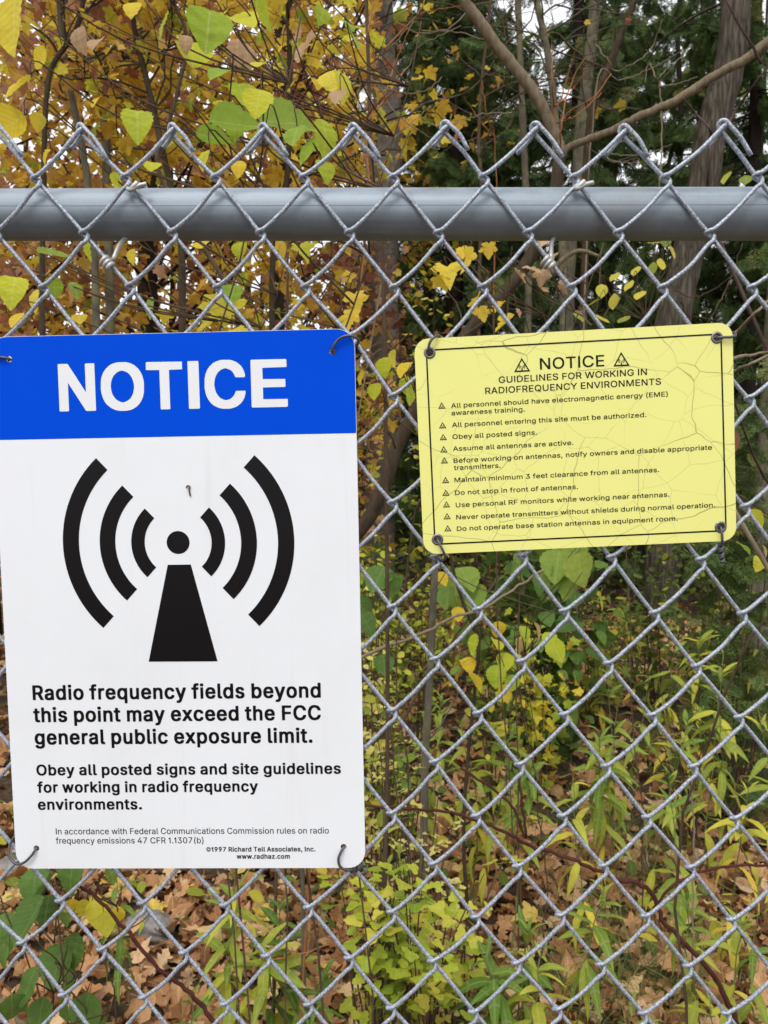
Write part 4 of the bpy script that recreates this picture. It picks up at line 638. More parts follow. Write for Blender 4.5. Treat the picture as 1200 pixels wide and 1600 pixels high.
class Board:
    """a sign face measured in millimetres from its top left corner"""
    def __init__(s, W, H, t): s.W, s.H, s.t = W, H, t
    def p(s, u, v, lift): return ((u-s.W/2)/1000, -lift/1000, -(v-s.H/2)/1000)
    def text(s, mb, txt, wt, u0, u1, v, cap, lift=.25, v1=None, track=0.0):
        g = GLY[wt]; gs = [GLY['regular'][c] if c == '\u00a9' else g[c] for c in txt]; adv = [q[0]+track for q in gs]
        l0 = gs[0][1][:, 0].min(); last = gs[-1][1][:, 0].max()
        nat = sum(adv[:-1])+last-l0; sx = (u1-u0)/nat; x = -l0
        v1 = v if v1 is None else v1
        for q, a in zip(gs, adv):
            V, T = q[1], q[2]
            if len(V):
                uu = u0+(x+V[:, 0])*sx; vv = v+(v1-v)*(uu-u0)/(u1-u0)-V[:, 1]*cap
                mb.raw([s.p(a_, b_, lift) for a_, b_ in zip(uu, vv)], T)
            x += a
    def shape(s, mb, pts, lift=.25, holes=()):
        loops = [list(pts)]+[list(h) for h in holes]; V = [q for l in loops for q in l]
        T = tessellate_polygon([[Vector((a, -b, 0)) for a, b in l] for l in loops])
        f = []
        for t in T:
            (ax, ay), (bx, by), (cx_, cy_) = (V[i] for i in t)
            ar = (bx-ax)*(-cy_+ay)-(-by+ay)*(cx_-ax)
            f.append(t if ar > 0 else (t[0], t[2], t[1]))
        mb.raw([s.p(a, b, lift) for a, b in V], f); return loops, f
    def slab(s, mb, pts, lo, hi, holes=()):
        loops, f = s.shape(mb, pts, hi, holes)
        back = [q for l in loops for q in l]
        mb.raw([s.p(a, b, lo) for a, b in back], [t[::-1] for t in f])
        for l in loops:
            n = len(l); V = [s.p(a, b, lo) for a, b in l]+[s.p(a, b, hi) for a, b in l]; T = []
            for i in range(n): j = (i+1) % n; T += [(i, j, n+j), (i, n+j, n+i)]
            mb.raw(V, T)
def rrect(W, H, r, n=8, x0=0, y0=0, corners=(1, 1, 1, 1)):
    P = []
    for (cx_, cy_, a0), on in zip(((W-r, r, -90), (W-r, H-r, 0), (r, H-r, 90), (r, r, 180)), corners):
        if on:
            for i in range(n+1): a = R_(a0+90*i/n); P.append((x0+cx_+r*math.cos(a), y0+cy_+r*math.sin(a)))
        else: P.append((x0+(W if cx_ > W/2 else 0), y0+(H if cy_ > H/2 else 0)))
    return P
def circ(u, v, r, n=20): return [(u+r*math.cos(2*math.pi*i/n), v-r*math.sin(2*math.pi*i/n)) for i in range(n)]

# ================================================================== THE BLUE-TOPPED SIGN
SY = FY-.0068
def sign_root(name, cx_, cz_, ang, label, cat):
    e = empty(name, (cx_, SY, CAMH+cz_), label, cat); e.rotation_euler = (0, R_(-ang), 0); return e
bl = Board(305, 458, 1.2)
sgn = sign_root('notice_sign', -.1904, -.1261, 1.5, 'tall white radio frequency notice sign with a blue header', 'sign')
hl = [(16.5, 18.5, 2.6), (286.5, 18.5, 2.6), (18.5, 439.8, 2.6), (286.5, 439.2, 2.6)]
mb = MB(); bl.slab(mb, rrect(305, 458, 15), -1.2, 0, [circ(*h) for h in hl])
pn = mb.build('panel', M['white'], sgn, smooth=False, local=True)
mb = MB(); bl.shape(mb, rrect(304.4, 85.2, 14.7, x0=.3, y0=.3, corners=(1, 0, 0, 1)), .12, [circ(*h) for h in hl[:2]]); mb.build('header', M['blue'], sgn, smooth=False, local=True)
def letters(board, parent, rows, mat, lift=.25, label=None):
    mb = MB()
    for r in rows: board.text(mb, *r[:6], lift, *r[6:])
    o = mb.build('lettering', mat, parent, smooth=False, local=True)
    if label: o['label'] = label
    return o
letters(bl, sgn, [(c, 'heavy', a, b, 61.5, 36.6) for c, a, b in (('N', 57.0, 88.0), ('O', 92.6, 129.0), ('T', 131.1, 161.4), ('I', 166, 175.2), ('C', 179.6, 213.6), ('E', 218.4, 248.6))], M['letter_white'], .3, 'large white NOTICE on the blue header')
letters(bl, sgn, [('Radio frequency fields beyond', 'bold', 22, 270, 307.9, 12.2), ('this point may exceed the FCC', 'bold', 21.7, 269.6, 327.3, 12.2), ('general public exposure limit.', 'bold', 21.9, 262, 347, 12.2)], M['black'], .2, 'three lines of large bold black text')
letters(bl, sgn, [('Obey all posted signs and site guidelines', 'bold', 22, 285.6, 374.4, 9.1), ('for working in radio frequency', 'bold', 21.9, 214, 389.7, 9.1), ('environments.', 'bold', 21.7, 112.8, 405, 9.1)], M['black'], .2, 'three lines of smaller bold black text')
letters(bl, sgn, [('In accordance with Federal Communications Commission rules on radio', 'regular', 36.4, 274.1, 427.2, 5.3), ('frequency emissions 47 CFR 1.1307(b)', 'regular', 36, 165.3, 435.5, 5.3)], M['letter_grey'], .2, 'two lines of thin small print')
letters(bl, sgn, [('\u00a91997 Richard Tell Associates, Inc.', 'bold', 167.5, 262.1, 443, 4.0), ('www.radhaz.com', 'bold', 193.7, 239.8, 449.4, 4.0)], M['letter_grey'], .2, 'two short lines of small bold print')
mb = MB(); C0 = (152.7, 174.2)
bl.shape(mb, circ(*C0, 9.7, 40), .2)
bl.shape(mb, [(143.2, 193), (162.8, 193), (182.8, 276.1), (123.7, 275.8)], .2)
for r0, r1, h in ((28.4, 39.8, 47), (53.4, 66.7, 47), (84.5, 98.2, 47.2)):
    for s in (0, 180):
        a = [R_(s-h+2*h*i/30) for i in range(31)]
        bl.shape(mb, [(C0[0]+r1*math.cos(q), C0[1]+r1*math.sin(q)) for q in a]+[(C0[0]+r0*math.cos(q), C0[1]+r0*math.sin(q)) for q in a[::-1]], .2)
o = mb.build('antenna_symbol', M['black'], sgn, smooth=False, local=True); o['label'] = 'black antenna symbol with three pairs of radiating arcs'
def sign_tie(board, parent, pts, r=.0011, extra=None):
    """pts in board mm with lift"""
    mb = MB(); mb.tube(cr([board.p(*q) for q in pts], 6), r, 8)
    for c, ax, rad, turns, ln in (extra or []): mb.tube(coil(board.p(*c), ax, rad, turns, ln), r, 7)
    mb.build('tie_wire', M['dark_wire'], parent, local=True)
sign_tie(bl, sgn, [(17, 18.7, -3), (16.6, 18.6, .5), (14, 17.6, 2.2), (8, 17, 2.2), (2, 16.5, 2.0), (-4, 16, -1), (-7, 17, -6), (-2, 20, -9)])
sign_tie(bl, sgn, [(286.4, 18.8, -3), (286.4, 18.4, .6), (287.5, 14.5, 2.4), (292, 9, 3.2), (298, 6.4, 3.2), (304, 6.8, 2.2), (308, 9.5, -1.5), (306, 14, -6)])
sign_tie(bl, sgn, [(18.6, 439.8, -3), (18.3, 440, .8), (15.5, 444.5, 2.6), (9, 450.6, 3.0), (2, 452.8, 2.2), (-4, 450, .2), (-7.5, 444, -2), (-6.5, 437, -5), (-3, 432, -7), (-1, 436, -9)])
sign_tie(bl, sgn, [(286.6, 439.2, -3), (286.3, 439.5, .8), (283.8, 443.5, 2.4), (282, 449, 2.8), (283.2, 455, 2.6), (288, 459.2, 1), (294, 460.8, -2)], extra=[((295, 460.5, -5.5), (1, 0, .15), .0034, 2.3, .009), ((303, 462, -6), (.7, 0, -.7), .003, 1.6, .010)])
mb = MB(); mb.tube(cr([bl.p(161.6, 128.6, 1.0), bl.p(162.6, 126.6, 1.3), bl.p(164.4, 127.2, 1.1), bl.p(163.8, 130, .8), bl.p(164.2, 133, .7), bl.p(164.8, 135.6, .9)], 4), [.0004]+[.0006]*10+[.0007]*9+[.0003], 7)
spk = mb.build('inchworm', plain('worm_brown', (.12, .05, .025), .6, nz=.6, nscale=900), None, local=True)
spk.location = sgn.location; spk.rotation_euler = sgn.rotation_euler
tag(spk, 'tiny brown inchworm curled on the white face above the antenna symbol', 'inchworm')

# ================================================================== THE YELLOW SIGN
yb = Board(257.5, 177.5, 1.0)
ys = sign_root('guideline_sign', .1385, .0168, 3.24, 'cracked yellow landscape sign listing radio frequency work guidelines', 'sign')
ey = [(12.3, 11.6), (244.8, 11.7), (12.0, 165.5), (244.8, 165.8)]
mb = MB(); yb.slab(mb, rrect(257.5, 177.5, 11.5), -1.0, 0, [circ(*e, 2.7) for e in ey]); mb.build('panel', M['yellow'], ys, smooth=False, local=True)
mb = MB(); bw = 1.25
yb.shape(mb, [(12, 9.4-bw/2), (245, 9.0-bw/2), (245, 9.0+bw/2), (12, 9.4+bw/2)], .2)
yb.shape(mb, [(12, 169.3-bw/2), (245, 168.9-bw/2), (245, 168.9+bw/2), (12, 169.3+bw/2)], .2)
yb.shape(mb, [(9.7-bw/2, 12), (9.7+bw/2, 12), (9.7+bw/2, 166), (9.7-bw/2, 166)], .2)
yb.shape(mb, [(248.1-bw/2, 12), (248.1+bw/2, 12), (249.1+bw/2, 166), (249.1-bw/2, 166)], .2)
o = mb.build('border_line', M['black'], ys, smooth=False, local=True)
letters(yb, ys, [('NOTICE', 'medium', 101.7, 153.9, 29.8, 9.0)], M['black'], .2, 'wide black NOTICE heading')
letters(yb, ys, [('GUIDELINES FOR WORKING IN', 'medium', 67.7, 188, 39.0, 5.1, 38.6), ('RADIOFREQUENCY ENVIRONMENTS', 'medium', 56.4, 199.2, 47.4, 5.1, 47.0)], M['black'], .2, 'two black capital lines under the heading')
body = [("All personnel should have electromagnetic energy (EME)", 28, 204.4, 57.3, 56.7), ("awareness training.", 28, 88.1, 63.4, 63.1), ("All personnel entering this site must be authorized.", 28.1, 186.6, 73.1, 72.6), ("Obey all posted signs.", 28, 97.4, 82.8, 82.6), ("Assume all antennas are active.", 28, 126.8, 92.7, 92.4), ("Before working on antennas, notify owners and disable appropriate", 28.1, 239.1, 102.5, 101.8), ("transmitters.", 28.1, 66.6, 108.4, 108.3), ("Maintain minimum 3 feet clearance from all antennas.", 28.1, 195.9, 118.5, 118), ("Do not stop in front of antennas.", 28.2, 129.4, 129.1, 128.8), ("Use personal RF monitors while working near antennas.", 28.3, 203.8, 139.3, 138.7), ("Never operate transmitters without shields during normal operation.", 28.3, 240.7, 149.5, 149.1), ("Do not operate base station antennas in equipment room.", 28.4, 210, 159.1, 158.8)]
letters(yb, ys, [(t, 'medium', a, b, v0, 3.75, v1) for t, a, b, v0, v1 in body], M['letter_ink'], .2, 'ten black guidelines in small wide type')
def tri(mb, u, v, wd, ht, th):
    A, B, C = (u, v-ht*.62), (u-wd/2, v+ht*.38), (u+wd/2, v+ht*.38)
    k = 1-th*2.9/ht; ins = [(u+(q[0]-u)*k, v+(q[1]-v)*k) for q in (A, B, C)]
    yb.shape(mb, [A, C, B], .2, [[ins[0], ins[2], ins[1]]])
def mini_symbol(mb, u, v, s):
    yb.shape(mb, circ(u, v, .085*s, 12), .2); yb.shape(mb, [(u-.04*s, v+.13*s), (u+.04*s, v+.13*s), (u+.16*s, v+.8*s), (u-.16*s, v+.8*s)], .2)
    for r0, r1 in ((.26, .36), (.48, .6)):
        for c in (0, 180):
            a = [R_(c-46+92*i/8) for i in range(9)]
            yb.shape(mb, [(u+r1*s*math.cos(q), v+r1*s*math.sin(q)) for q in a]+[(u+r0*s*math.cos(q), v+r0*s*math.sin(q)) for q in a[::-1]], .2)
for u, v in ((87.1, 26.6), (167.7, 26.2)):
    mb = MB(); tri(mb, u, v, 13.2, 11.4, 1.1); mini_symbol(mb, u, v+.2, 4.2); mb.build('warning_triangle', M['black'], ys, smooth=False, local=True)
for u, v in ((20.3, 55.2), (20.3, 71.3), (20.4, 81.0), (20.4, 91.1), (20.5, 100.2), (20.8, 116.5), (20.6, 127), (20.7, 136.7), (20.8, 146.6), (20.9, 156.7)):
    mb = MB(); tri(mb, u, v+.3, 6.0, 5.2, .62)
    yb.shape(mb, [(u-1.5, v-.2), (u-.9, v-.4), (u-.1, v+.9), (u-.4, v+1.2)], .2); yb.shape(mb, [(u+1.5, v-.2), (u+.9, v-.4), (u+.1, v+.9), (u+.4, v+1.2)], .2); yb.shape(mb, [(u-.8, v+1.45), (u+.8, v+1.45), (u+.8, v+1.9), (u-.8, v+1.9)], .2)
    mb.build('bullet_triangle', M['letter_ink'], ys, smooth=False, local=True)
M['eyelet'] = plain('dull_eyelet', (.20, .19, .18), .4, .7, nz=.3, nscale=300)
for u, v in ey:
    mb = MB(); a = np.linspace(0, 2*math.pi, 25)
    prof = [(2.6, -1.4), (2.7, .5), (3.4, 1.0), (4.3, .8), (4.9, .15)]
    V = []; T = []
    for i in range(24):
        for r, l in prof: V.append(yb.p(u+r*math.cos(a[i]), v+r*math.sin(a[i]), l))
    for i in range(24):
        for j in range(4):
            p_, q = i*5+j, ((i+1) % 24)*5+j; T += [(p_, p_+1, q+1), (p_, q+1, q)]
    mb.raw(V, T); mb.build('eyelet', M['eyelet'], ys, local=True)
sign_tie(yb, ys, [(12.6, 12.5, -3), (12.2, 11.6, .5), (11.6, 7.5, 3), (13.5, 2.5, 4.2), (17.5, -1.2, 3), (20.5, -2.5, -2), (22, 0, -6)])
sign_tie(yb, ys, [(244.5, 11.9, -3), (245.2, 11.7, 1), (249.5, 12.0, 2.6), (254.5, 12.2, 2.8), (258.6, 11.2, 1.8), (259.6, 8.6, -1.5), (257, 7, -6)], extra=[((249.5, -3.5, -6), (-.15, 0, 1), .0014, 2.5, .010)])
sign_tie(yb, ys, [(11.8, 165, -3), (12.2, 166.2, 1), (14.2, 170.5, 3), (16.2, 175, 3.2), (18, 180.2, 1.5), (16.5, 183.5, -3)], extra=[((12, 182, -6.5), (.9, 0, .4), .0034, 2.2, .008)])
sign_tie(yb, ys, [(244.6, 165.2, -3), (244.8, 166.6, 1.2), (244.8, 171.5, 2.8), (244.9, 177, 2.8), (245.2, 181, .5)], extra=[((245.6, 187, -1.0), (.06, 0, -1), .00125, 3.2, .017), ((245.6, 187, -1.0), (-.06, 0, 1), .00125, 3.2, .017)])

M['purple'] = bark_mat('dark_cane_skin', (.035, .022, .024), (.12, .08, .075), 90, .3, .3)
# ================================================================== TREES AND SAPLINGS
def px_path(pts, Y, to_ground=True, base=None, extend=0.0, n=5):
    """points measured on the place at forward distance Y (or their own third value), lowest last"""
    P = [at(p[0], p[1], p[2] if len(p) > 2 else Y) for p in pts]
    if extend: d = P[0]-P[1]; d /= np.linalg.norm(d); P = [P[0]+d*extend+np.array([0, 0, extend*.1])]+P
    if to_ground:
        last = P[-1]
        b = np.array([last[0], last[1], 0.]) if base is None else np.array([base[0], base[1], 0.])
        b[2] = gz(b[0], b[1])-.03
        mid = (last*.45+b*.55)+np.array([rng.normal(0, .02), 0, 0]); P += [mid, b]
    return cr(P, n)
def wob(p, k):
    q = p+rng.normal(0, k, p.shape); q[0] = p[0]; q[-1] = p[-1]; return q
def branches(path, n, L, up=.5, lo=.25, hi=1.0, spread=1.0, curl=.42, ydamp=.7):
    """side limbs along a path (top first); returns polylines"""
    out = []
    for _ in range(n):
        i = int((1-ru(lo, hi))*(len(path)-1)); p = path[i]
        a = ru(0, 2*math.pi); d = np.array([math.cos(a)*spread, math.sin(a)*spread*ydamp, up+rng.normal(0, .35)]); d /= np.linalg.norm(d)
        l = L*ru(.5, 1.2); q = [p]
        for s in range(1, 7):
            d = d+rng.normal(0, curl, 3)*.6; d /= np.linalg.norm(d); q.append(q[-1]+d*l/6)
        out.append(np.array(q))
    return out
def sites(polys, n, jit):
    if not polys: return np.zeros((0, 3))
    P = []
    for _ in range(n):
        b = polys[rng.integers(len(polys))]; k = ru(1.5, len(b)-1.01); i = int(k); P.append(b[i]*(1-k+i)+b[i+1]*(k-i))
    return np.array(P)+rng.normal(0, jit, (n, 3))
def tree(name, label, cat, path, r_base, r_top, bark, leaf=None, nleaf=0, lsize=.07, hue=(.5, .25), tpl=None, nbr=14, L=1.0, up=.45, lo=.3, hi=1.0, ntw=3, group=None, jit=.10, sides=10, twig_r=.006, bmp=.05, pitch=None, twig_mat=None, leaf_in=None):
    base = path[-1]; e = empty(name, base, label, cat, group)
    mb = MB(); n = len(path); mb.tube(path, np.linspace(r_top, r_base, n), sides, bump=bmp)
    br = branches(path, nbr, L, up, lo, hi); tw = []
    for b in br:
        r0 = min(twig_r*1.6, r_base*.45); mb.tube(cr(b, 2), np.linspace(r0, r0*.3, 13), 5, caps=False)
        for t in branches(b[::-1], ntw, L*.45, .2, .1, .9, curl=.35):
            mb.tube(t, np.linspace(r0*.45, r0*.15, len(t)), 4, caps=False); tw.append(t)
    mb.build('trunk', bark, e)
    if nleaf:
        P = sites(tw+br if tw else br, nleaf, jit)
        mb = MB(); scatter(mb, tpl or L_maple, P, lsize*ru(.55, 1.25, len(P)), rng.normal(hue[0], hue[1], len(P)), pitch=pitch(len(P)) if pitch else None)
        mb.build('crown', leaf, e)
    return e
def clump_tree(name, label, cat, x, y, h, r_tr, crown_c, crown_r, leaf, nleaf, lsize, hue, bark, tpl, nclump=26, lean=0, group=None, hang=False, lowfrac=.15):
    """a tree of the second rank: trunk, limbs to clumps, leaf clumps with gaps between"""
    b = np.array([x, y, gz(x, y)-.05]); top = np.array([x+lean, y, h])
    path = wob(cr([top, (top+b)/2+[rng.normal(0, .08), 0, 0], b], 6), .02)
    e = empty(name, b, label, cat, group); mb = MB(); mb.tube(path, np.linspace(r_tr*.25, r_tr, len(path)), 9, bump=.06)
    P = []; 
    for _ in range(nclump):
        v = rng.normal(0, 1, 3); v /= np.linalg.norm(v); v *= ru(.45, 1)
        c = np.array(crown_c)+v*np.array(crown_r); i = min(len(path)-1, max(0, int((1-(c[2]-.3)/h)*len(path)+ru(0, 2)))); s = path[i]
        mid = (s+c)/2+[0, 0, -.15+ru(0, .3)]; mb.tube(cr([s, mid, c], 4), np.linspace(r_tr*.22, .006, 9), 5, caps=False)
        k = int(nleaf/nclump*ru(.5, 1.5)); rr = np.array(crown_r)*ru(.2, .38)
        P.append(c+rng.normal(0, .5, (k, 3))*rr)
    mb.build('trunk', bark, e); P = np.concatenate(P); mb = MB()
    pit = rng.normal(-.75, .4, len(P)) if hang else rng.normal(-.45, .5, len(P))
    scatter(mb, tpl, P, lsize*ru(.6, 1.3, len(P)), rng.normal(hue[0], hue[1], len(P)), pitch=pit)
    mb.build('crown', leaf, e); return e
T = tree
# --- left: autumn saplings seen through the top of the fence (px paths, top first)
T('maple_sapling', 'slim brown maple sapling slanting past the second fence peak from the left', 'sapling', px_path([(200, -40), (212, 55), (228, 120), (243, 185), (256, 245), (268, 300), (285, 420)], 3.2, extend=.9), 0.0166, 0.0090, M['bark_brown'], M['maple'], 260, .062, (.55, .25), nbr=14, L=.75, twig_r=.0032, lo=.45, jit=.05)
T('maple_sapling', 'grey brown maple sapling passing left of the leftmost fence peak', 'sapling', px_path([(88, -60), (95, 40), (103, 100), (116, 170), (130, 240), (138, 300), (150, 470)], 3.4, extend=.8), 0.0194, 0.0097, M['bark_grey'], M['orange'], 240, .07, (.6, .25), nbr=14, L=.8, twig_r=.004, lo=.45, jit=.06)
T('crooked_sapling', 'thin crooked grey sapling leaning over the leftmost fence peak', 'sapling', px_path([(135, -30), (124, 30), (108, 65), (86, 95), (75, 130), (70, 200), (68, 300), (66, 480)], 3.1, extend=.3), 0.0121, 0.0081, M['bark_brown'], M['maple'], 110, .055, (.45, .3), nbr=10, L=.6, twig_r=.0028, lo=.5, jit=.05)
T('mossy_sapling', 'pale mossy grey trunk among the yellow leaves at upper left', 'tree', px_path([(128, -30), (135, 30), (146, 85), (155, 130), (162, 180), (168, 290), (172, 500)], 4.2, extend=1.4), .028, .017, M['bark_grey'], M['maple'], 700, .075, (.5, .25), nbr=20, L=1.2, twig_r=.005, lo=.35)
T('dark_maple', 'dark barked maple with an orange crown at upper left', 'tree', px_path([(176, -40), (186, 25), (200, 55), (214, 110), (222, 200), (228, 300), (232, 520)], 6.0, extend=2.2), .075, .05, M['bark_dark'], M['orange'], 1500, .085, (.55, .25), nbr=26, L=1.9, twig_r=.011, lo=.3)
T('straight_sapling', 'straight dark grey sapling between the third and fourth fence peaks', 'sapling', px_path([(447, -40), (452, 60), (453, 180), (447, 290), (428, 390), (425, 520)], 3.6, extend=.9), .015, .011, M['bark_brown'], M['maple'], 170, .06, (.6, .25), nbr=12, L=.6, twig_r=.003, lo=.45, jit=.05)
T('dark_maple', 'dark trunk with yellow leaves just left of the straight sapling', 'tree', px_path([(436, -40), (437, 80), (438, 200), (436, 300), (434, 500)], 5.4, extend=2.0), .05, .036, M['bark_dark'], M['maple'], 900, .08, (.55, .22), nbr=22, L=1.5, twig_r=.008, lo=.3)
T('red_stem_sapling', 'thin straight dark red stem above the fourth fence peak', 'sapling', px_path([(571, -40), (574, 50), (577, 150), (579, 230), (586, 310), (600, 480)], 1.9, extend=.4), .0055, .004, M['twig'], M['broad'], 8, .05, (.55, .2), nbr=6, L=.35, twig_r=.002, lo=.6, jit=.03)
T('birch', 'peeling pale birch trunk right of the fourth fence peak', 'tree', px_path([(592, -60), (597, 60), (603, 130), (606, 210), (602, 300), (598, 420), (600, 560)], 8.2, extend=1.5), .17, .115, M['bark_birch'], M['maple'], 260, .09, (.5, .2), nbr=10, L=1.7, twig_r=.011, lo=.55)
T('bent_sapling', 'bent leafless brown sapling rising behind the top rail on the left', 'sapling', px_path([(262, -20), (292, 60), (278, 140), (262, 200), (246, 262), (300, 360), (350, 440), (372, 520)], 3.1, extend=.3), 0.0104, 0.0067, M['twig'], M['broad'], 20, .045, (.4, .25), nbr=9, L=.45, twig_r=.002, lo=.4, jit=.03)
for i, (x, y, h, lab, lf, hu, sz) in enumerate([(-3.6, 6.6, 6.2, 'spreading yellow maple at the far left edge', 'maple', .5, .085), (-2.6, 8.2, 7.2, 'tall golden maple deep behind the leftmost saplings', 'maple', .42, .09), (-1.2, 7.2, 6.0, 'rust orange maple behind the middle of the left saplings', 'orange', .5, .09), (-1.7, 5.0, 4.6, 'young golden maple crowded between the left saplings', 'maple', .62, .07), (-.55, 9.0, 7.0, 'yellow maple thinning out towards the dark cedars', 'maple', .6, .09), (-2.9, 4.4, 4.2, 'young orange maple low at the left edge', 'orange', .65, .075), (-.75, 5.6, 2.9, 'low golden maple bush below the rail near the birch', 'maple', .55, .07), (-2.2, 6.3, 3.0, 'low rusty maple bush below the rail at the left', 'orange', .6, .075)]):
    low = h < 3.2
    clump_tree('yellow_maple', lab, 'tree', x, y, h, .05 if not low else .02, (x, y, h*(.64 if not low else .55)), (1.25 if not low else .9, 1.0, h*.40), M[lf], 2200 if not low else 1100, sz, (hu-.08, .32), M['bark_dark'], L_maple, nclump=34 if not low else 22)
# --- right: cedars, saplings, the big furrowed trunk
cedars = [(.5, 9.4, 9.5, 'dark cedar standing left of the forked bare tree'), (2.0, 9.8, 10.2, 'dark cedar behind the pale twin saplings'), (3.9, 9.2, 9.4, 'dense cedar behind the big furrowed trunk'), (5.6, 10.2, 10., 'dark cedar at the right edge behind the furrowed trunk'), (3.1, 12.4, 11.5, 'tall cedar deep between the nearer cedars'), (.3, 12.6, 11., 'tall dark cedar deep behind the birch'), (1.25, 14.0, 11.5, 'deepest cedar between the pale sapling and the forked limb'), (5.0, 14.0, 11.5, 'deepest cedar at the upper right behind the furrowed trunk')]
for x, y, h, lab in cedars:
    b = np.array([x, y, gz(x, y)-.05]); e = empty('cedar', b, lab, 'tree', 'cedars behind the fence'); path = wob(cr([b+[0, 0, h], b+[.05, 0, h*.5], b], 6), .02)
    mb = MB(); mb.tube(path, np.linspace(.02, .15, len(path)), 9, bump=.05); P = []; D = []
    for _ in range(165):
        z = h*ru(.07, .97); R0 = (1.75*(1-z/h)**.6+.15)*ru(.55, 1.15); a = ru(0, 2*math.pi)
        s = b+[0, 0, z]; tip = s+[math.cos(a)*R0, math.sin(a)*R0, -.10*R0+ru(-.1, .25)]; mid = (s+tip)/2+[0, 0, -.12*R0]
        q = cr([s, mid, tip], 5); mb.tube(q, np.linspace(.012, .003, len(q)), 4, caps=False)
        k = int(11+23*R0); t = rng.beta(2.0, 1.0, k)*(len(q)-1.01); i = t.astype(int); f = (t-i)[:, None]
        P.append(q[i]*(1-f)+q[i+1]*f+rng.normal(0, .05, (k, 3))); D.append(np.full(k, a)+rng.normal(0, .7, k))
    mb.build('trunk', M['bark_dark'], e); P = np.concatenate(P); D = np.concatenate(D); mb = MB()
    scatter(mb, L_spray, P, ru(.13, .28, len(P)), rng.normal(.46, .24, len(P)), yaw=D, pitch=rng.normal(-.75, .4, len(P)), roll=rng.normal(0, .7, len(P)))
    mb.build('crown', M['cedar'], e)
T('furrowed_tree', 'big leaning tree trunk with furrowed grey bark at upper right', 'tree', px_path([(1158, -60), (1151, 0), (1141, 100), (1112, 200), (1100, 285), (1075, 400), (1056, 480), (1040, 620)], 8.0, extend=1.2), .175, .125, M['bark_rough'], None, 0, nbr=4, L=1.8, lo=.75, twig_r=.014, sides=26, bmp=.05)
T('pale_sapling', 'pale grey straight sapling right of the forked tree', 'sapling', px_path([(935, -60), (931, 0), (920, 100), (908, 205), (902, 290), (890, 390), (886, 520)], 7.4, extend=1.0), .066, .05, M['bark_grey'], M['maple'], 14, .09, (.6, .2), nbr=9, L=1.4, lo=.45, twig_r=.008, sides=12)
T('slanting_sapling', 'brown sapling slanting right away from the pale straight sapling', 'sapling', px_path([(1000, -60), (988, 10), (968, 60), (950, 108), (930, 155), (921, 200), (915, 300), (912, 480)], 7.0, extend=.6), .038, .026, M['bark_brown'], None, 0, nbr=9, L=1.3, lo=.4, twig_r=.006)
T('slim_grey_sapling', 'slim grey sapling curving just right of the forked left limb', 'sapling', px_path([(828, -60), (838, 0), (848, 45), (856, 85), (864, 150), (872, 240), (876, 330), (880, 480)], 6.6, extend=.8), .034, .025, M['bark_grey'], None, 0, nbr=7, L=1.1, lo=.45, twig_r=.0055)
T('slim_grey_sapling', 'slim upright grey sapling crossing behind the forked left limb', 'sapling', px_path([(806, -60), (809, 0), (814, 120), (818, 220), (822, 300), (826, 480)], 7.2, extend=.8), .035, .026, M['bark_grey'], None, 0, nbr=7, L=1.1, lo=.45, twig_r=.0055)
T('thin_grey_sapling', 'thin bare sapling between the birch and the forked tree', 'sapling', px_path([(772, -40), (760, 60), (752, 140), (748, 220), (752, 300), (748, 480)], 5.6, extend=.5), .014, .010, M['twig'], None, 0, nbr=12, L=1.0, lo=.4, twig_r=.0045)
T('edge_tree', 'grey brown trunk at the right edge level with the yellow sign', 'tree', px_path([(1225, 300), (1215, 500), (1203, 700), (1190, 850), (1184, 1000)], 5.6, extend=1.6), .095, .075, M['bark_grey'], None, 0, nbr=4, L=.9, lo=.6, twig_r=.004, sides=14)
# the forked bare tree just behind the fence
ft = empty('forked_tree', at(455, 1300, 3.2)*[1, 1, 0], 'bare tan tree forking wide above the top rail right of centre', 'tree')
Yf = 3.2; q = Yf/F/2
tr = px_path([(876, 240), (872, 262), (868, 295), (848, 365), (803, 440), (748, 500), (690, 575), (648, 645), (622, 692), (606, 741), (581, 802), (556, 835), (520, 890)], Yf, base=at(455, 1300, Yf)[:2], n=6)
mb = MB(); mb.tube(tr, np.linspace(18*q, 24*q, len(tr)), 14, bump=.02)
mb.build('trunk', M['bark_brown'], ft)
for pts, w0, w1, ex in (([(700, -60), (725, 0), (747, 30), (768, 60), (795, 95), (815, 120), (838, 150), (858, 190), (872, 222), (877, 246)], 16, 17.5, .6), ([(1260, 20), (1200, 65), (1172, 88), (1140, 106), (1110, 122), (1080, 142), (1050, 160), (1025, 171), (990, 186), (955, 204), (915, 220), (892, 228), (876, 240)], 14.5, 10, .4)):
    p = px_path(pts, Yf, to_ground=False, extend=ex, n=6); p += rng.normal(0, .0014, p.shape)
    mb = MB(); rr = np.linspace(w0*q, w1*q, len(p))*(1+.03*np.sin(np.arange(len(p))*.9)); mb.tube(p, rr, 14, bump=.02); mb.build('branch', M['bark_tan'], ft)
p = px_path([(935, 400), (905, 392), (880, 405), (862, 425), (845, 446)], Yf, to_ground=False); mb = MB(); mb.tube(p, np.linspace(5*q, 11*q, len(p)), 9); mb.build('branch', M['bark_tan'], ft)
p = px_path([(790, 180), (825, 155), (800, 95), (770, 62)], Yf, to_ground=False)
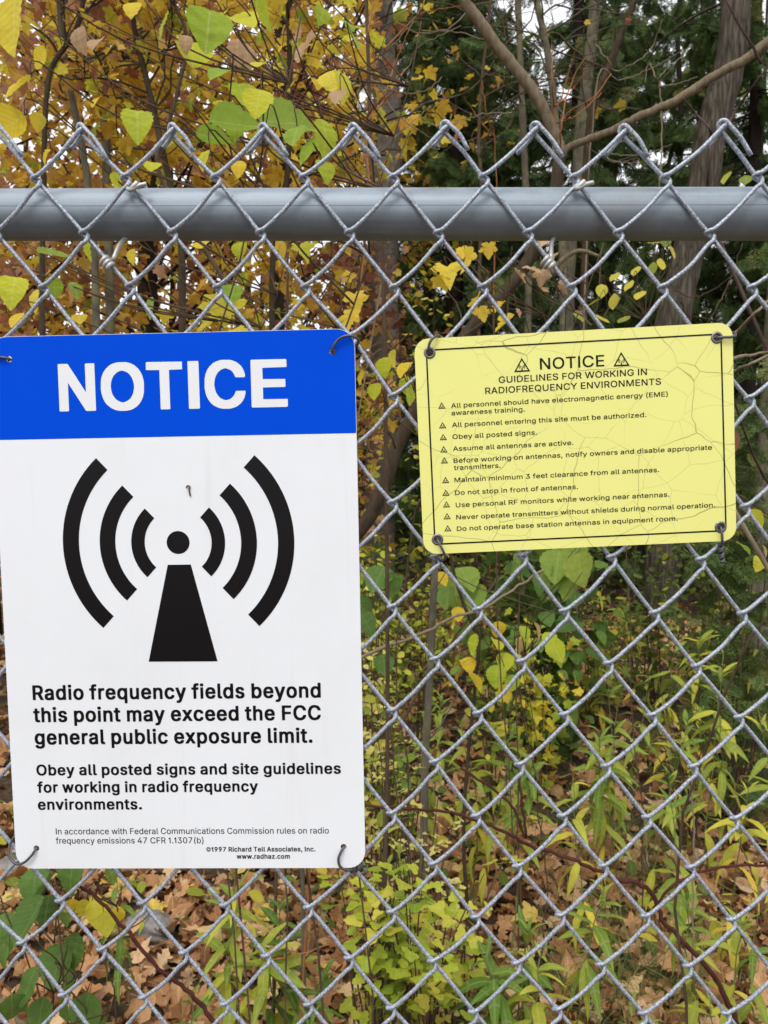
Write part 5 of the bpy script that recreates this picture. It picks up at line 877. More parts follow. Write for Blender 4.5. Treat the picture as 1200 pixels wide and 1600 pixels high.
# fine bare twigs as shrubs of their own
def twig_shrub(name, label, mat, Y, lines, r=.0022, foot=None, wb=.0012):
    P0 = at(lines[0][-1][0], lines[0][-1][1], Y); fx = P0[0] if foot is None else foot; b = np.array([fx, Y, gz(fx, Y)-.02]); e = empty(name, b, label, 'shrub'); mb = MB()
    mb.tube(wob(cr([P0, (P0*[.35, 1, .5]+b*[.65, 0, .5]), b], 5), .004), np.linspace(r*1.1, r*1.6, 11), 6)
    for l in lines:
        p = cr([at(a[0], a[1], Y+ru(-.1, .1) if i else Y) for i, a in enumerate(l)], 6); p = wob(p, wb*Y/2)
        mb.tube(p, np.linspace(r*.5, r*1.1, len(p)), 6)
    mb.build('stems', mat, e)
    return e
mb = MB()
for l in [[(905, 60), (890, 110), (874, 160), (868, 165)], [(920, 105), (890, 145), (866, 168)], [(862, 70), (863, 130), (866, 168)], [(940, 145), (900, 180), (868, 192)], [(955, 115), (930, 150), (900, 168), (866, 195)], [(915, 90), (893, 130), (876, 200), (876, 240)]]:
    p = cr([at(a[0], a[1], Yf+ru(-.12, .12)) for a in l[:-1]]+[at(l[-1][0], l[-1][1], Yf)], 6); p = wob(p, .0016); mb.tube(p, np.linspace(.0016, .0036, len(p)), 6)
p = cr([at(866, 166, Yf), at(868, 200, Yf), at(876, 246, Yf)], 5); mb.tube(p, np.linspace(.0036, .005, len(p)), 6)
o = mb.build('branch', M['twig_orange'], ft); o['label'] = 'thin orange red twigs springing from the crotch'
twig_shrub('twig_shrub', 'pair of thin orange shoots meeting in a V left of the forked tree', M['twig_orange'], 5.6, [[(752, 120), (758, 165), (766, 195), (773, 215), (775, 330)], [(725, 150), (738, 172), (755, 195), (773, 215)]], .0042)
twig_shrub('twig_shrub', 'fan of fine tan twigs before the cedars left of the furrowed trunk', M['twig_pale'], 4.6, [[(1085, 70), (1040, 95), (1000, 115), (965, 125), (935, 118), (918, 300)], [(1078, 73), (1050, 105), (1032, 128), (1030, 135)], [(1046, 90), (1040, 110), (1029, 122), (1030, 135), (1034, 180), (1030, 300)], [(1035, 30), (1018, 75), (990, 100), (962, 110), (950, 95), (930, 70)], [(1090, 120), (1060, 130), (1030, 135)], [(1050, 225), (1010, 240), (975, 243), (945, 240), (915, 262)], [(1000, 255), (960, 252), (940, 240)], [(1008, 130), (1014, 100), (1025, 122)]], .0036)
twig_shrub('twig_shrub', 'loose arching grey twigs between the birch and the forked tree', M['twig_pale'], 4.2, [[(720, 40), (690, 55), (655, 72), (640, 100), (610, 130), (560, 150), (600, 420)], [(785, 0), (740, 10), (705, 42), (660, 52), (620, 35)], [(760, 62), (712, 50), (660, 48)], [(690, 120), (672, 138), (640, 146), (600, 138)], [(675, 215), (640, 195), (610, 165), (590, 130)], [(745, 215), (720, 222), (690, 205), (655, 180)], [(672, 165), (640, 195), (600, 232), (575, 262)], [(660, 10), (640, 40), (605, 78), (570, 90)], [(700, 190), (760, 178), (800, 176)]], .0036, -.45)
twig_shrub('twig_shrub', 'thin orange twigs crossing the birch above the fence', M['twig_orange'], 1.7, [[(640, 45), (615, 105), (600, 150), (572, 190), (578, 300)], [(585, 0), (577, 40), (574, 55)], [(670, -20), (660, 10), (652, 25)], [(720, 10), (680, 16), (652, 25), (600, 78)], [(632, 108), (616, 140), (600, 158), (575, 188)], [(500, 60), (520, 110), (548, 160), (572, 190)]], .0020, -.25)
twig_shrub('dark_branch', 'thin dark branch slanting from the third fence peak up to the birch', M['twig'], 2.0, [[(610, 75), (580, 98), (545, 125), (510, 150), (475, 165), (455, 168), (450, 300)], [(600, 150), (575, 170), (545, 178)]], .003, -.35)
twig_shrub('dark_cane', 'dark stem behind the rightmost fence peaks', M['purple'], 1.5, [[(1205, 100), (1180, 130), (1155, 165), (1140, 190), (1110, 240), (1105, 330)], [(1068, 155), (1085, 175), (1108, 200), (1112, 215)], [(1134, 0), (1155, 40), (1172, 65), (1190, 100)]], .0030, 1.3, .0004)
twig_shrub('pale_cane', 'pale tan stems emerging right of the yellow sign', M['twig_pale'], 1.3, [[(1215, 455), (1180, 490), (1150, 520), (1110, 560), (1090, 700)], [(1215, 548), (1180, 553), (1146, 560), (1100, 575)], [(1200, 555), (1170, 570), (1143, 581), (1100, 600)]], .0036, 1.2)
twig_shrub('twig_shrub', 'tangle of grey and brown twigs below the rail beside the leaning trunk', M['twig'], 3.0, [[(700, 385), (730, 410), (755, 440), (770, 470), (780, 900)], [(735, 375), (740, 400), (765, 430)], [(690, 440), (715, 480), (722, 510), (730, 620)], [(760, 500), (700, 540), (640, 560), (580, 600)], [(680, 610), (640, 560), (600, 545), (565, 570)], [(800, 385), (795, 450), (790, 500)], [(940, 390), (935, 470), (925, 510), (905, 480)], [(660, 500), (630, 530), (560, 585)], [(570, 600), (600, 660), (618, 700)], [(650, 560), (600, 610), (578, 640)]], .0038, -.2)
twig_shrub('twig_shrub', 'thin brown twigs right of the furrowed trunk below the rail', M['twig'], 5.2, [[(1145, 430), (1110, 455), (1080, 465), (1040, 463), (1000, 600)], [(1160, 380), (1140, 440), (1120, 480), (1095, 520)], [(990, 445), (960, 470), (935, 510)], [(905, 400), (940, 430), (965, 450), (1010, 490)], [(1120, 500), (1075, 492), (1065, 470)]], .0046)

# ================================================================== BROAD-LEAVED SHRUBS CLOSE TO THE FENCE
def leaf_shrub(name, label, Y, lst, tpl, mat, stemx, bark=None, group=None, sc_=1.02):
    """big leaves measured one by one: (px, py, size px, hue, pitch); thin stems join them"""
    tops = [at(a[0], a[1]-10, Y) for a in lst]; hi = max(t[2] for t in tops)
    if hi < 1.0: stemx = float(np.mean([t[0] for t in tops]))
    b = np.array([stemx, Y, gz(stemx, Y)-.02]); e = empty(name, b, label, 'shrub', group); mb = MB(); lm = MB()
    st = wob(cr([np.array([stemx+(.12 if hi > 1 else .03), Y+.05, hi]), np.array([stemx-.05*min(1, hi), Y+.1, (hi+.3)*.6 if hi > 1 else hi*.65]), np.array([stemx+ru(-.05, .05), Y+.08, min(.3, hi*.3)]), b], 7), .006); mb.tube(st, np.linspace(.0013, .0026, len(st)), 6)
    for l in lst:
        px, py, s, hue = l[:4]; Yl = Y+rng.normal(0, .07); c = at(px, py, Yl); L = s/F*Yl*sc_
        yaw = l[4] if len(l) > 4 else rng.normal(-math.pi/2, .8); pit = l[5] if len(l) > 5 else rng.normal(-.95, .28); rl = l[6] if len(l) > 6 else rng.normal(0, .35)
        Mx = rotm(np.array([yaw]), np.array([pit]), np.array([rl]))[0]; d = Mx[:, 1]; base = c-d*L*.5
        lm.many(tpl[rng.integers(len(tpl))], base[None], (Mx*L)[None], np.array([np.clip(hue+rng.normal(0, .02), 0, 1)]))
        j = min(len(st)-1, int(np.argmin(np.abs(st[:, 2]-(base[2]-.12))))); s0 = st[j]; pet = base-d*.02+np.array([0, .0, .012])
        mb.tube(cr([base, pet, (pet*.6+s0*.4)+[rng.normal(0, .02), .03, -.02], s0], 4), np.linspace(.0007, .002, 13), 5)
    mb.build('stems', bark or M['twig'], e); lm.build('leaves', mat, e); return e
HY_, YG, GR, OLV, TAN, PAL = .35, .55, .78, .92, .08, .62
leaf_shrub('viburnum_shrub', 'shrub with big yellow and green toothed leaves over the fence at upper left', 1.25, [(22, 40, 95, .42), (62, 92, 38, .36), (28, 138, 56, .40), (10, 200, 66, .36), (255, 40, 44, .68), (214, 186, 64, .70), (236, 258, 32, .58), (182, 286, 30, .60), (325, 48, 78, .78), (345, 28, 32, .28), (378, 38, 62, .54), (300, 88, 62, .56), (341, 117, 44, .80), (412, 24, 60, .7, -.2), (408, 103, 36, .55), (402, 160, 52, .58), (378, 150, 46, .72), (66, 250, 40, .34), (60, 190, 30, .38), (205, 10, 36, .35), (150, 160, 26, .33)], L_ovate, M['broad'], -.30)
leaf_shrub('viburnum_shrub', 'shrub holding flat pale green leaves out behind the third fence peak', 1.15, [(366, 196, 74, .84, .1, -.15, .22), (452, 192, 92, .86, -.1, -.10, .18), (336, 214, 56, .82, .2, -.1, .25), (487, 232, 66, .78), (512, 214, 60, .72, -.6), (366, 195, 40, .76), (512, 262, 40, .74), (460, 212, 46, .84), (372, 262, 30, .30), (340, 276, 26, .28), (318, 250, 36, .56), (400, 220, 46, .60)], L_ovate, M['broad'], -.12)
leaf_shrub('thin_twig_shrub', 'shrub with a few tan and yellow dried leaves before the cedars', 1.5, [(367, 80, 46, .03), (391, 82, 44, .10), (476, 76, 58, .08), (470, 50, 36, .12), (492, 130, 30, .27), (515, 122, 46, .46), (540, 130, 52, .50), (528, 152, 36, .16), (506, 20, 32, .72), (560, 62, 32, .76), (548, 38, 22, .80), (432, 84, 28, .34), (120, 60, 40, .05), (148, 66, 34, .10), (290, 66, 30, .07)], L_ovate, M['broad'], -.1)
leaf_shrub('viburnum_shrub', 'yellow green shrub showing between the rail and the blue header', 1.5, [(18, 448, 62, .60), (50, 470, 40, .42), (140, 384, 54, .62), (84, 400, 50, .93, .1, -.2), (85, 450, 36, .78), (25, 500, 34, .30), (320, 384, 40, .34), (362, 462, 40, .84), (372, 388, 30, .62), (120, 452, 30, .9), (206, 402, 26, .36), (125, 500, 26, .3), (235, 482, 36, .86), (110, 600, 50, .5), (300, 620, 50, .6)], L_ovate, M['broad'], -.36)
leaf_shrub('maple_seedling', 'young maple with lobed green and yellow leaves just above the blue header', 1.6, [(350, 486, 64, .86), (322, 506, 36, .84), (385, 494, 30, .45), (443, 386, 46, .55), (474, 390, 34, .9), (556, 470, 34, .62), (545, 500, 40, .6), (310, 450, 36, .3), (365, 520, 40, .8)], L_maple, M['maple'], -.22)
leaf_shrub('maple_seedling', 'small maple with pale yellow leaves hanging left of the leaning trunk', 2.0, [(700, 424, 62, .72), (730, 408, 50, .74), (690, 440, 40, .7), (722, 395, 30, .66), (764, 392, 34, .60), (742, 470, 40, .62), (752, 492, 40, .66), (788, 505, 48, .70), (780, 480, 30, .5)], L_maple, M['maple'], .30, sc_=.75)
leaf_shrub('maple_seedling', 'small maple with tan leaves around the twisted tie wire at right', 1.9, [(834, 418, 44, .40), (846, 432, 36, .30), (812, 432, 36, .36), (848, 380, 30, .5), (860, 400, 28, .3), (880, 448, 30, .28), (852, 453, 22, .42), (812, 488, 20, .3), (905, 490, 20, .5)], L_maple, M['tan'], .36, sc_=.75)
leaf_shrub('maple_seedling', 'seedling with small yellow green leaves left of the furrowed trunk foot', 2.4, [(1022, 382, 36, .9), (1050, 394, 30, .95), (1040, 378, 26, .5), (1032, 414, 30, .92), (960, 432, 30, .85), (1020, 420, 26, .6), (994, 424, 26, .9), (940, 455, 36, .88), (925, 475, 34, .9), (905, 495, 36, .6), (982, 446, 30, .86), (960, 472, 34, .96), (1000, 462, 30, .92), (975, 500, 34, .6), (1135, 278, 34, .8), (1165, 282, 30, .55), (940, 500, 30, .9), (1035, 470, 20, .8)], L_oval, M['olive'], .75, sc_=.85)
leaf_shrub('viburnum_shrub', 'low shrub with yellow and green leaves in the gap between the two signs', 1.7, [(584, 580, 32, .60), (600, 575, 34, .62), (632, 578, 34, .30), (586, 612, 30, .58), (634, 606, 34, .66), (564, 590, 26, .34), (640, 620, 30, .7), (610, 560, 30, .5), (648, 565, 28, .6)], L_ovate, M['broad'], .04)
leaf_shrub('thin_twig_shrub', 'single rust brown leaf peeking out behind the right side of the yellow sign', .82, [(1149, 686, 42, .10, -math.pi/2, -1.2, .5)], L_oval, M['orange'], .40)
leaf_shrub('thin_twig_shrub', 'few pale green leaves below the lower right corner of the yellow sign', 1.6, [(1165, 852, 34, .86, .2, -.3), (1185, 806, 36, .60, 0, -.5), (1196, 862, 22, .2), (1150, 805, 20, .6), (1188, 880, 30, .56)], L_ovate, M['broad'], .9)

# ================================================================== UNDERGROWTH AND FOREST FLOOR
def bush(name, label, cat, x, y, w_, h, n, tpl, mat, lsize, hue, group=None, stemn=9, bark=None, flat=1.0):
    b = np.array([x, y, gz(x, y)-.02]); e = empty(name, b, label, cat, group); mb = MB(); P = []
    for _ in range(stemn):
        a = ru(0, 2*math.pi); t = b+[math.cos(a)*w_*ru(.2, 1), math.sin(a)*w_*ru(.2, .8), h*ru(.55, 1)]
        q = cr([b+rng.normal(0, .03, 3)*[1, 1, 0], (b+t)/2+[0, 0, h*.16], t], 6); mb.tube(q, np.linspace(.0036, .0012, len(q)), 5, caps=False)
        k = n//stemn; i = (len(q)-1)*rng.uniform(.08, 1, k); j = i.astype(int).clip(0, len(q)-2); f = (i-j)[:, None]
        P.append(q[j]*(1-f)+q[j+1]*f+rng.normal(0, 1, (k, 3))*[w_*.16, w_*.16, h*.08])
    mb.build('stems', bark or M['twig'], e); P = np.concatenate(P); P[:, 2] = np.maximum(P[:, 2], gz(P[:, 0], P[:, 1])+.03); mb = MB()
    scatter(mb, tpl, P, lsize*ru(.6, 1.3, len(P)), rng.normal(hue[0], hue[1], len(P)), pitch=rng.normal(-.3*flat, .45*flat, len(P)), roll=rng.normal(0, .5*flat, len(P)))
    mb.build('leaves', mat, e); return e
def top_at(px, py, Y, zmin=.12):
    p = at(px, py, Y); return p[0], Y, max(zmin, p[2])
# back rank of bushes: (px, py of the top, Y, half width, leaves, template, material, leaf size, hue, label)
for px, py, Y, w_, n, tpl, mt, ls, hu, lab in [
    (590, 760, 3.6, .34, 420, L_oval, 'olive', .05, (.45, .2), 'olive green bush in the gap between the signs'),
    (640, 690, 5.2, .6, 700, L_oval, 'olive', .055, (.5, .25), 'mixed green bush farther back in the gap between the signs'),
    (860, 800, 4.2, .5, 420, L_ovate, 'green', .10, (.4, .2), 'broad green bush just under the yellow sign'),
    (800, 690, 5.6, .8, 900, L_oval, 'olive', .06, (.35, .25), 'dark olive bush hidden mostly behind the yellow sign'),
    (1040, 790, 4.8, .6, 420, L_oval, 'olive', .05, (.15, .15), 'dark sparse bush below the right part of the yellow sign'),
    (1165, 620, 4.4, .7, 700, L_oval, 'olive', .05, (.3, .25), 'green bush between the yellow sign and the right edge trunk'),
    (1190, 420, 3.8, .5, 340, L_spray, 'cedar', .13, (.6, .2), 'young cedar bush at the right edge above the pale stems'),
    (1160, 890, 3.4, .4, 160, L_spray, 'cedar', .11, (.55, .2), 'low cedar bush at the foot of the right edge trunk'),
    (680, 440, 4.6, .32, 520, L_oval, 'lime', .04, (.8, .2), 'bright yellow bush behind the leaning trunk below the rail'),
    (540, 470, 4.4, .3, 330, L_maple, 'orange', .05, (.75, .2), 'orange yellow maple sprout above the corner of the blue header')]:
    x, y, h = top_at(px, py, Y); bush('bush', lab, 'bush', x, y, w_, h, n, tpl, M[mt], ls, hu)
for px, py, Y, w_, h_, n, tpl, mt, ls, hu, lab in [
    (600, 850, 3.4, .16, 0, 200, L_oval, 'lime', .034, (.6, .25), 'yellow green small leaved bush against the white sign edge level with the yellow sign foot'),
    (660, 880, 3.9, .25, 0, 260, L_oval, 'lime', .036, (.5, .3), 'yellow green small leaved bush left of the grey stem'),
    (760, 875, 4.4, .35, 0, 300, L_oval, 'rod', .055, (.5, .25), 'loose green bush right of the grey stem, deep under the yellow sign'),
    (850, 930, 3.7, .26, 0, 190, L_maple, 'maple', .045, (.9, .15), 'low bush of small lobed green leaves right of the orange seedling'),
    (930, 900, 4.6, .4, 0, 330, L_oval, 'olive', .05, (.6, .25), 'mixed green bush deep under the middle of the yellow sign'),
    (1000, 880, 5.2, .4, 0, 200, L_lance, 'rod', .085, (.5, .2), 'grassy green bush deep under the right half of the yellow sign'),
    (1100, 905, 5.0, .4, 0, 260, L_oval, 'olive', .05, (.4, .25), 'dark green bush left of the right edge trunk'),
    (780, 960, 3.3, .2, 0, 130, L_oval, 'rod', .05, (.6, .2), 'pale green sprouts among the orange seedling'),
    (620, 1060, 2.7, .14, 0, 110, L_oval, 'olive', .045, (.55, .25), 'olive sprouts between the white sign edge and the grey stem'),
    (640, 1130, 2.5, .14, 0, 80, L_oval, 'rod', .05, (.45, .2), 'green sprouts at the foot of the grey stem'),
    (1150, 960, 3.8, .3, 0, 90, L_lance, 'rod', .10, (.62, .2), 'yellow green leafy bush in front of the right edge trunk'),
    (1080, 1060, 3.2, .28, 0, 70, L_lance, 'rod', .095, (.62, .2), 'yellow green leafy clump inside the right hand goldenrods')]:
    x, y, h = top_at(px, py, Y); bush('bush', lab, 'bush', x, y, w_, h, n, tpl, M[mt], ls, hu)
# ferny pale yellow plants
def small_leaf_plant(label, px, py, Y, w_, n, mat, lsize, hue, tpl, name='small_leaved_shrub', stemn=8):
    x, y, h = top_at(px, py, Y); return bush(name, label, 'shrub', x, y, w_, h, n, tpl, M[mat], lsize, hue, None, stemn, None, .55 if tpl is L_tri else 1.0)
small_leaf_plant('small leaved yellow shrub low in the gap beside the white sign edge', 590, 880, 2.9, .17, 190, 'cream', .030, (.5, .25), L_round)
small_leaf_plant('yellow round leaved shrub against the white sign edge above its middle', 610, 985, 2.5, .12, 90, 'cream', .030, (.7, .2), L_tri)
small_leaf_plant('bright pale yellow shrub right of the white sign, above the lime plant', 660, 1200, 2.1, .12, 62, 'cream', .036, (.7, .2), L_tri)
small_leaf_plant('pale yellow sprig just above the lime plant', 690, 1255, 2.0, .10, 46, 'cream', .036, (.6, .2), L_tri)
small_leaf_plant('light green sprig beside the lower right edge of the white sign', 600, 1185, 1.9, .08, 60, 'rod', .05, (.62, .15), L_lance, stemn=5)
small_leaf_plant('pale green bushy plant left of the leaning stem in the gap', 590, 800, 3.2, .2, 160, 'lime', .04, (.55, .2), L_oval)
small_leaf_plant('lime green columbine plant with scalloped leaves under the corner of the white sign', 650, 1285, 1.80, .20, 84, 'lime', .068, (.5, .3), L_tri, 'columbine', 16)
small_leaf_plant('lime green columbine with yellow tips at the bottom left of its clump', 575, 1335, 1.78, .15, 46, 'lime', .068, (.35, .25), L_tri, 'columbine', 10)
small_leaf_plant('yellowing columbine sprig at the right end of the lime clump', 715, 1305, 1.9, .13, 34, 'lime', .066, (.72, .2), L_tri, 'columbine', 7)
# goldenrods: (px, py of the tip, Y, leaf size, hue, label)
def goldenrod(px, py, Y, ls, hue, label, nl=30, lean=None, top_whorl=True, group=None, name='goldenrod'):
    t = at(px, py, Y); t[2] = max(t[2], .14); h = t[2]; nl = int(nl*.72); ls *= 1.03; hue += .03; ln = rng.normal(0, .12, 2)*h if lean is None else np.array(lean)*h
    b = np.array([t[0]-ln[0], Y-ln[1], 0]); b[2] = gz(b[0], b[1])-.02; e = empty(name, b, label, 'plant', group)
    q = wob(cr([t, (t+b)/2+[rng.normal(0, .02), 0, 0], b], 7), .003); mb = MB(); mb.tube(q, np.linspace(.0012, .0030, len(q)), 6); mb.build('stem', M['stem_green'], e)
    s = np.sort(rng.beta(1.0, 1.7, nl))*.85; k = s*(len(q)-1); i = k.astype(int); f = (k-i)[:, None]
    P = q[i]*(1-f)+q[(i+1).clip(max=len(q)-1)]*f; yaw = np.arange(nl)*2.4+ru(0, 6)+rng.normal(0, .25, nl)
    pit = .95-1.45*np.minimum(1, s*2.6)+rng.normal(0, .22, nl); size = ls*(.35+.75*np.minimum(1, s*5))*ru(.8, 1.2, nl)
    mb = MB(); scatter(mb, L_lance, P, size, np.clip(hue+(s**1.3)*.5+rng.normal(0, .1, nl), 0, 1), yaw, pit, rng.normal(0, .25, nl)); mb.build('leaves', M['rod'], e)
    return e
G = goldenrod
G(1045, 1205, 2.15, .105, .35, 'green goldenrod stalk right of centre above the forked bramble cane', 34)
G(945, 1385, 1.85, .095, .45, 'green and yellow goldenrod stalk left of the forked bramble cane', 40)
G(825, 1452, 1.80, .115, .30, 'large dark green goldenrod whorl at the bottom centre', 44)
G(760, 1485, 1.72, .115, .25, 'drooping green goldenrod right of the lime columbine clump', 46)
G(845, 1490, 1.66, .10, .62, 'yellowing goldenrod stalk under the large dark green whorl', 30)
G(1072, 1400, 1.85, .095, .42, 'small goldenrod stalk just right of the bramble fork', 26)
G(1185, 1385, 1.85, .09, .35, 'small green goldenrod top at the right edge beside the bramble', 22)
G(1160, 1440, 1.75, .11, .62, 'pale yellow green goldenrod at the bottom right edge', 34)
G(1170, 1230, 2.2, .11, .65, 'yellow green goldenrod near the right edge above the bramble', 30)
G(1130, 1020, 3.1, .13, .55, 'arching pale goldenrod top at the right edge under the edge trunk', 30)
G(1120, 1090, 2.7, .11, .45, 'leafy goldenrod in the patch at the right edge', 34)
G(1185, 1110, 2.5, .11, .5, 'goldenrod on the outer right side of its patch', 30)
G(1060, 985, 3.5, .13, .58, 'tallest pale goldenrod with arching tips below the yellow sign', 28)
G(1095, 975, 3.6, .13, .62, 'pale goldenrod with arching tips beside the tallest one', 26)
G(1075, 1130, 2.6, .11, .45, 'goldenrod on the inner left side of the right hand patch', 32)
G(1015, 1045, 3.3, .11, .35, 'slender goldenrod left of the right hand patch', 22)
G(950, 1045, 3.0, .11, .35, 'bright green goldenrod directly below the middle of the yellow sign', 32)
G(935, 1140, 2.6, .12, .38, 'spreading green goldenrod low below the yellow sign', 40)
G(965, 1105, 2.8, .12, .42, 'green goldenrod between the spreading one and the right hand patch', 30)
G(800, 1130, 2.6, .12, .42, 'green goldenrod right of the grey sapling stem', 36)
G(690, 1090, 2.9, .12, .45, 'green goldenrod at the foot of the grey sapling stem', 36)
G(720, 1130, 2.6, .12, .6, 'yellowing goldenrod right beside the grey sapling stem', 28)
G(835, 1175, 2.5, .12, .4, 'leafy goldenrod above the long bramble cane', 30)
G(895, 1215, 2.3, .12, .6, 'yellow green goldenrod just above the long bramble cane', 26)
G(835, 905, 4.4, .13, .3, 'small goldenrod deep below the yellow sign left of centre', 26)
G(930, 930, 4.4, .13, .4, 'small goldenrod deep below the yellow sign right of centre', 26)
G(440, 1402, 1.85, .10, .12, 'dark green whorled goldenrod under the white sign', 34)
G(368, 1360, 1.8, .105, .46, 'wilting yellow goldenrod under the middle of the white sign', 38)
G(400, 1455, 1.72, .105, .52, 'drooping yellow goldenrod below the wilting one', 34)
G(345, 1440, 1.8, .095, .5, 'withered yellow goldenrod left of the drooping one', 26)
G(505, 1520, 1.75, .10, .2, 'low green goldenrod between the grey stem and the columbines', 30)
G(480, 1590, 1.6, .10, .3, 'green goldenrod at the bottom edge left of the columbines', 30)
G(185, 1350, 2.0, .08, .15, 'narrow leaved dark green stalk below the small print of the white sign', 26)
G(300, 1560, 1.7, .09, .25, 'low green stalk at the bottom edge left of centre', 24)
G(1110, 1560, 1.62, .10, .5, 'low goldenrod at the bottom right corner', 26)
G(985, 1560, 1.66, .08, .4, 'short goldenrod at the bottom edge beside the bramble', 18)
for i in range(9):
    G(ru(570, 1200), ru(870, 960), ru(4.6, 6.2), .12, ru(.3, .7), 'distant goldenrod stalk in the far growth below the yellow sign', 22, group='distant goldenrods beyond the clearing')
# seedlings with broad leaves
leaf_shrub('orange_seedling', 'seedling with orange and yellow leaves below the left half of the yellow sign', 2.3, [(740, 1008, 46, .62), (742, 1066, 48, .30), (733, 1040, 36, .32), (780, 985, 36, .26), (775, 1008, 36, .58), (788, 1035, 40, .62), (790, 1085, 40, .3), (812, 1010, 36, .22), (820, 990, 36, .7), (858, 1000, 36, .66), (870, 1018, 50, .66), (775, 1058, 50, .72), (800, 1070, 40, .78), (715, 960, 30, .3), (690, 905, 36, .3), (845, 985, 40, .20)], L_ovate, M['broad'], .42, sc_=.8)
leaf_shrub('green_seedling', 'seedling with large soft green leaves under the lower edge of the yellow sign', 2.9, [(712, 925, 62, .82), (730, 905, 50, .80), (870, 885, 66, .78), (905, 890, 60, .82), (895, 870, 60, .80), (885, 915, 50, .76), (850, 900, 46, .8), (745, 935, 46, .78), (700, 935, 40, .6)], L_ovate, M['green'], .55)
leaf_shrub('green_seedling', 'seedling with rounded dark green leaves against the right edge of the white sign', 2.2, [(572, 950, 56, .3), (590, 905, 58, .45), (575, 970, 46, .35), (612, 915, 40, .5), (600, 1040, 36, .4), (575, 905, 40, .4)], L_ovate, M['green'], .0)
leaf_shrub('violet_plant', 'broad leaved dark green plant at the bottom left corner', 1.45, [(42, 1545, 66, .35), (62, 1590, 60, .42), (20, 1580, 56, .4), (35, 1560, 56, .45), (130, 1590, 70, .5), (100, 1570, 66, .5), (150, 1610, 60, .5), (5, 1500, 40, .5)], L_round, M['green'], -.55)
leaf_shrub('leafy_plant', 'green plant with drooping leaves left under the white sign', 1.6, [(65, 1400, 84, .35), (50, 1385, 66, .5), (48, 1440, 80, .3), (105, 1370, 70, .45), (72, 1425, 50, .12), (90, 1510, 66, .4), (115, 1490, 60, .5), (112, 1535, 46, .55), (10, 1450, 50, .5), (5, 1480, 46, .4), (100, 1425, 40, .6), (175, 1365, 40, .75)], L_ovate, M['green'], -.5)
leaf_shrub('leafy_plant', 'small plant with yellowing leaves beside the dark cane at lower left', 1.7, [(150, 1430, 46, .48), (134, 1420, 40, .46), (165, 1445, 40, .5), (183, 1432, 30, .30), (150, 1412, 30, .5), (215, 1455, 28, .6), (110, 1420, 30, .3)], L_ovate, M['broad'], -.36)
# stems and canes
def cane(name, label, Y, pts, r0, r1, mat, cat='bramble', side=()):
    P = [at(a, b, Y+(p[2] if len(p) > 2 else 0)) for p in pts for a, b in [p[:2]]]
    e = empty(name, [P[-1][0], P[-1][1], 0], label, cat); mb = MB(); q = wob(cr(P, 6), .0016); mb.tube(q, np.linspace(r0, r1, len(q)), 8, bump=.06)
    for s in side: p = wob(cr([at(a, b, Y) for a, b in s], 5), .0015); mb.tube(p, np.linspace(r0, r0*1.1, len(p)), 7)
    for _ in range(16): i = rng.integers(1, len(q)-1); d = rng.normal(0, 1, 3); d /= np.linalg.norm(d); mb.tube([q[i], q[i]+d*.004+[0, 0, .001], q[i]+d*.007], [.0011, .0006, .0002], 4)
    mb.build('stems', mat, e); return e
cane('bramble', 'long dark red bramble cane running down to the bottom right corner', 1.62, [(570, 1258), (650, 1264), (705, 1270), (765, 1290), (840, 1325), (900, 1345), (960, 1372), (1010, 1387), (1035, 1435), (1065, 1470), (1100, 1505), (1130, 1550), (1160, 1620)], .0028, .0062, M['cane'], side=[[(1200, 1352), (1150, 1352), (1090, 1365), (1050, 1385), (1020, 1420)], [(720, 1200), (780, 1240), (806, 1270), (822, 1310)], [(812, 1215), (816, 1260), (822, 1308)]])
cane('bramble', 'dark bramble cane running from under the white sign to the lower left', 1.55, [(60, 1345), (95, 1365), (150, 1402), (195, 1450), (240, 1505), (290, 1545), (330, 1590), (370, 1640)], .0026, .0052, M['cane'], side=[[(160, 1362), (152, 1385), (150, 1402)]])
cane('dry_stalk', 'thin dark upright stalk at lower left crossing the fallen leaves', 1.5, [(85, 1372), (93, 1450), (102, 1560), (110, 1660)], .0016, .0022, M['twig'], 'stalk', side=[[(0, 1400), (10, 1430), (55, 1530), (62, 1600)]])
cane('dry_stalk', 'pale grey stick at the bottom left corner', 1.5, [(-20, 1545), (10, 1570), (40, 1605)], .004, .005, M['twig_pale'], 'stick')
cane('dry_stalk', 'straight orange straw lying under the columbine leaves', 1.7, [(420, 1500), (480, 1487), (540, 1468), (575, 1456)], .0016, .0014, M['twig_orange'], 'straw')
cane('dry_stalk', 'thin pale dead stalk standing among the grass right of centre', 1.75, [(1080, 1190), (1084, 1300), (1084, 1400), (1082, 1500)], .0018, .0022, M['twig_pale'], 'stalk')
cane('dry_stalk', 'short broken pale stalk left of the small dead stalk', 1.8, [(1005, 1265), (1010, 1320), (1014, 1355)], .0016, .002, M['twig_pale'], 'stalk')
cane('dead_branch', 'thin grey brown branch lying slanted below the yellow sign', 2.0, [(560, 1030), (600, 1010), (660, 990), (710, 965), (760, 948), (810, 915), (850, 890)], .005, .0028, M['twig_pale'], 'branch')
cane('dead_branch', 'dark rotten branch on the leaves beside the white sign corner', 2.1, [(580, 1362), (610, 1345), (640, 1330)], .010, .007, M['bark_dark'], 'branch')
T('grey_stem', 'grey sapling stem rising below the yellow sign left corner', 'sapling', px_path([(683, 850), (680, 880), (676, 960), (672, 1050), (667, 1140), (664, 1200)], 2.3, extend=.25), .0125, .009, M['bark_grey'], None, 0, nbr=2, L=.3, twig_r=.002)
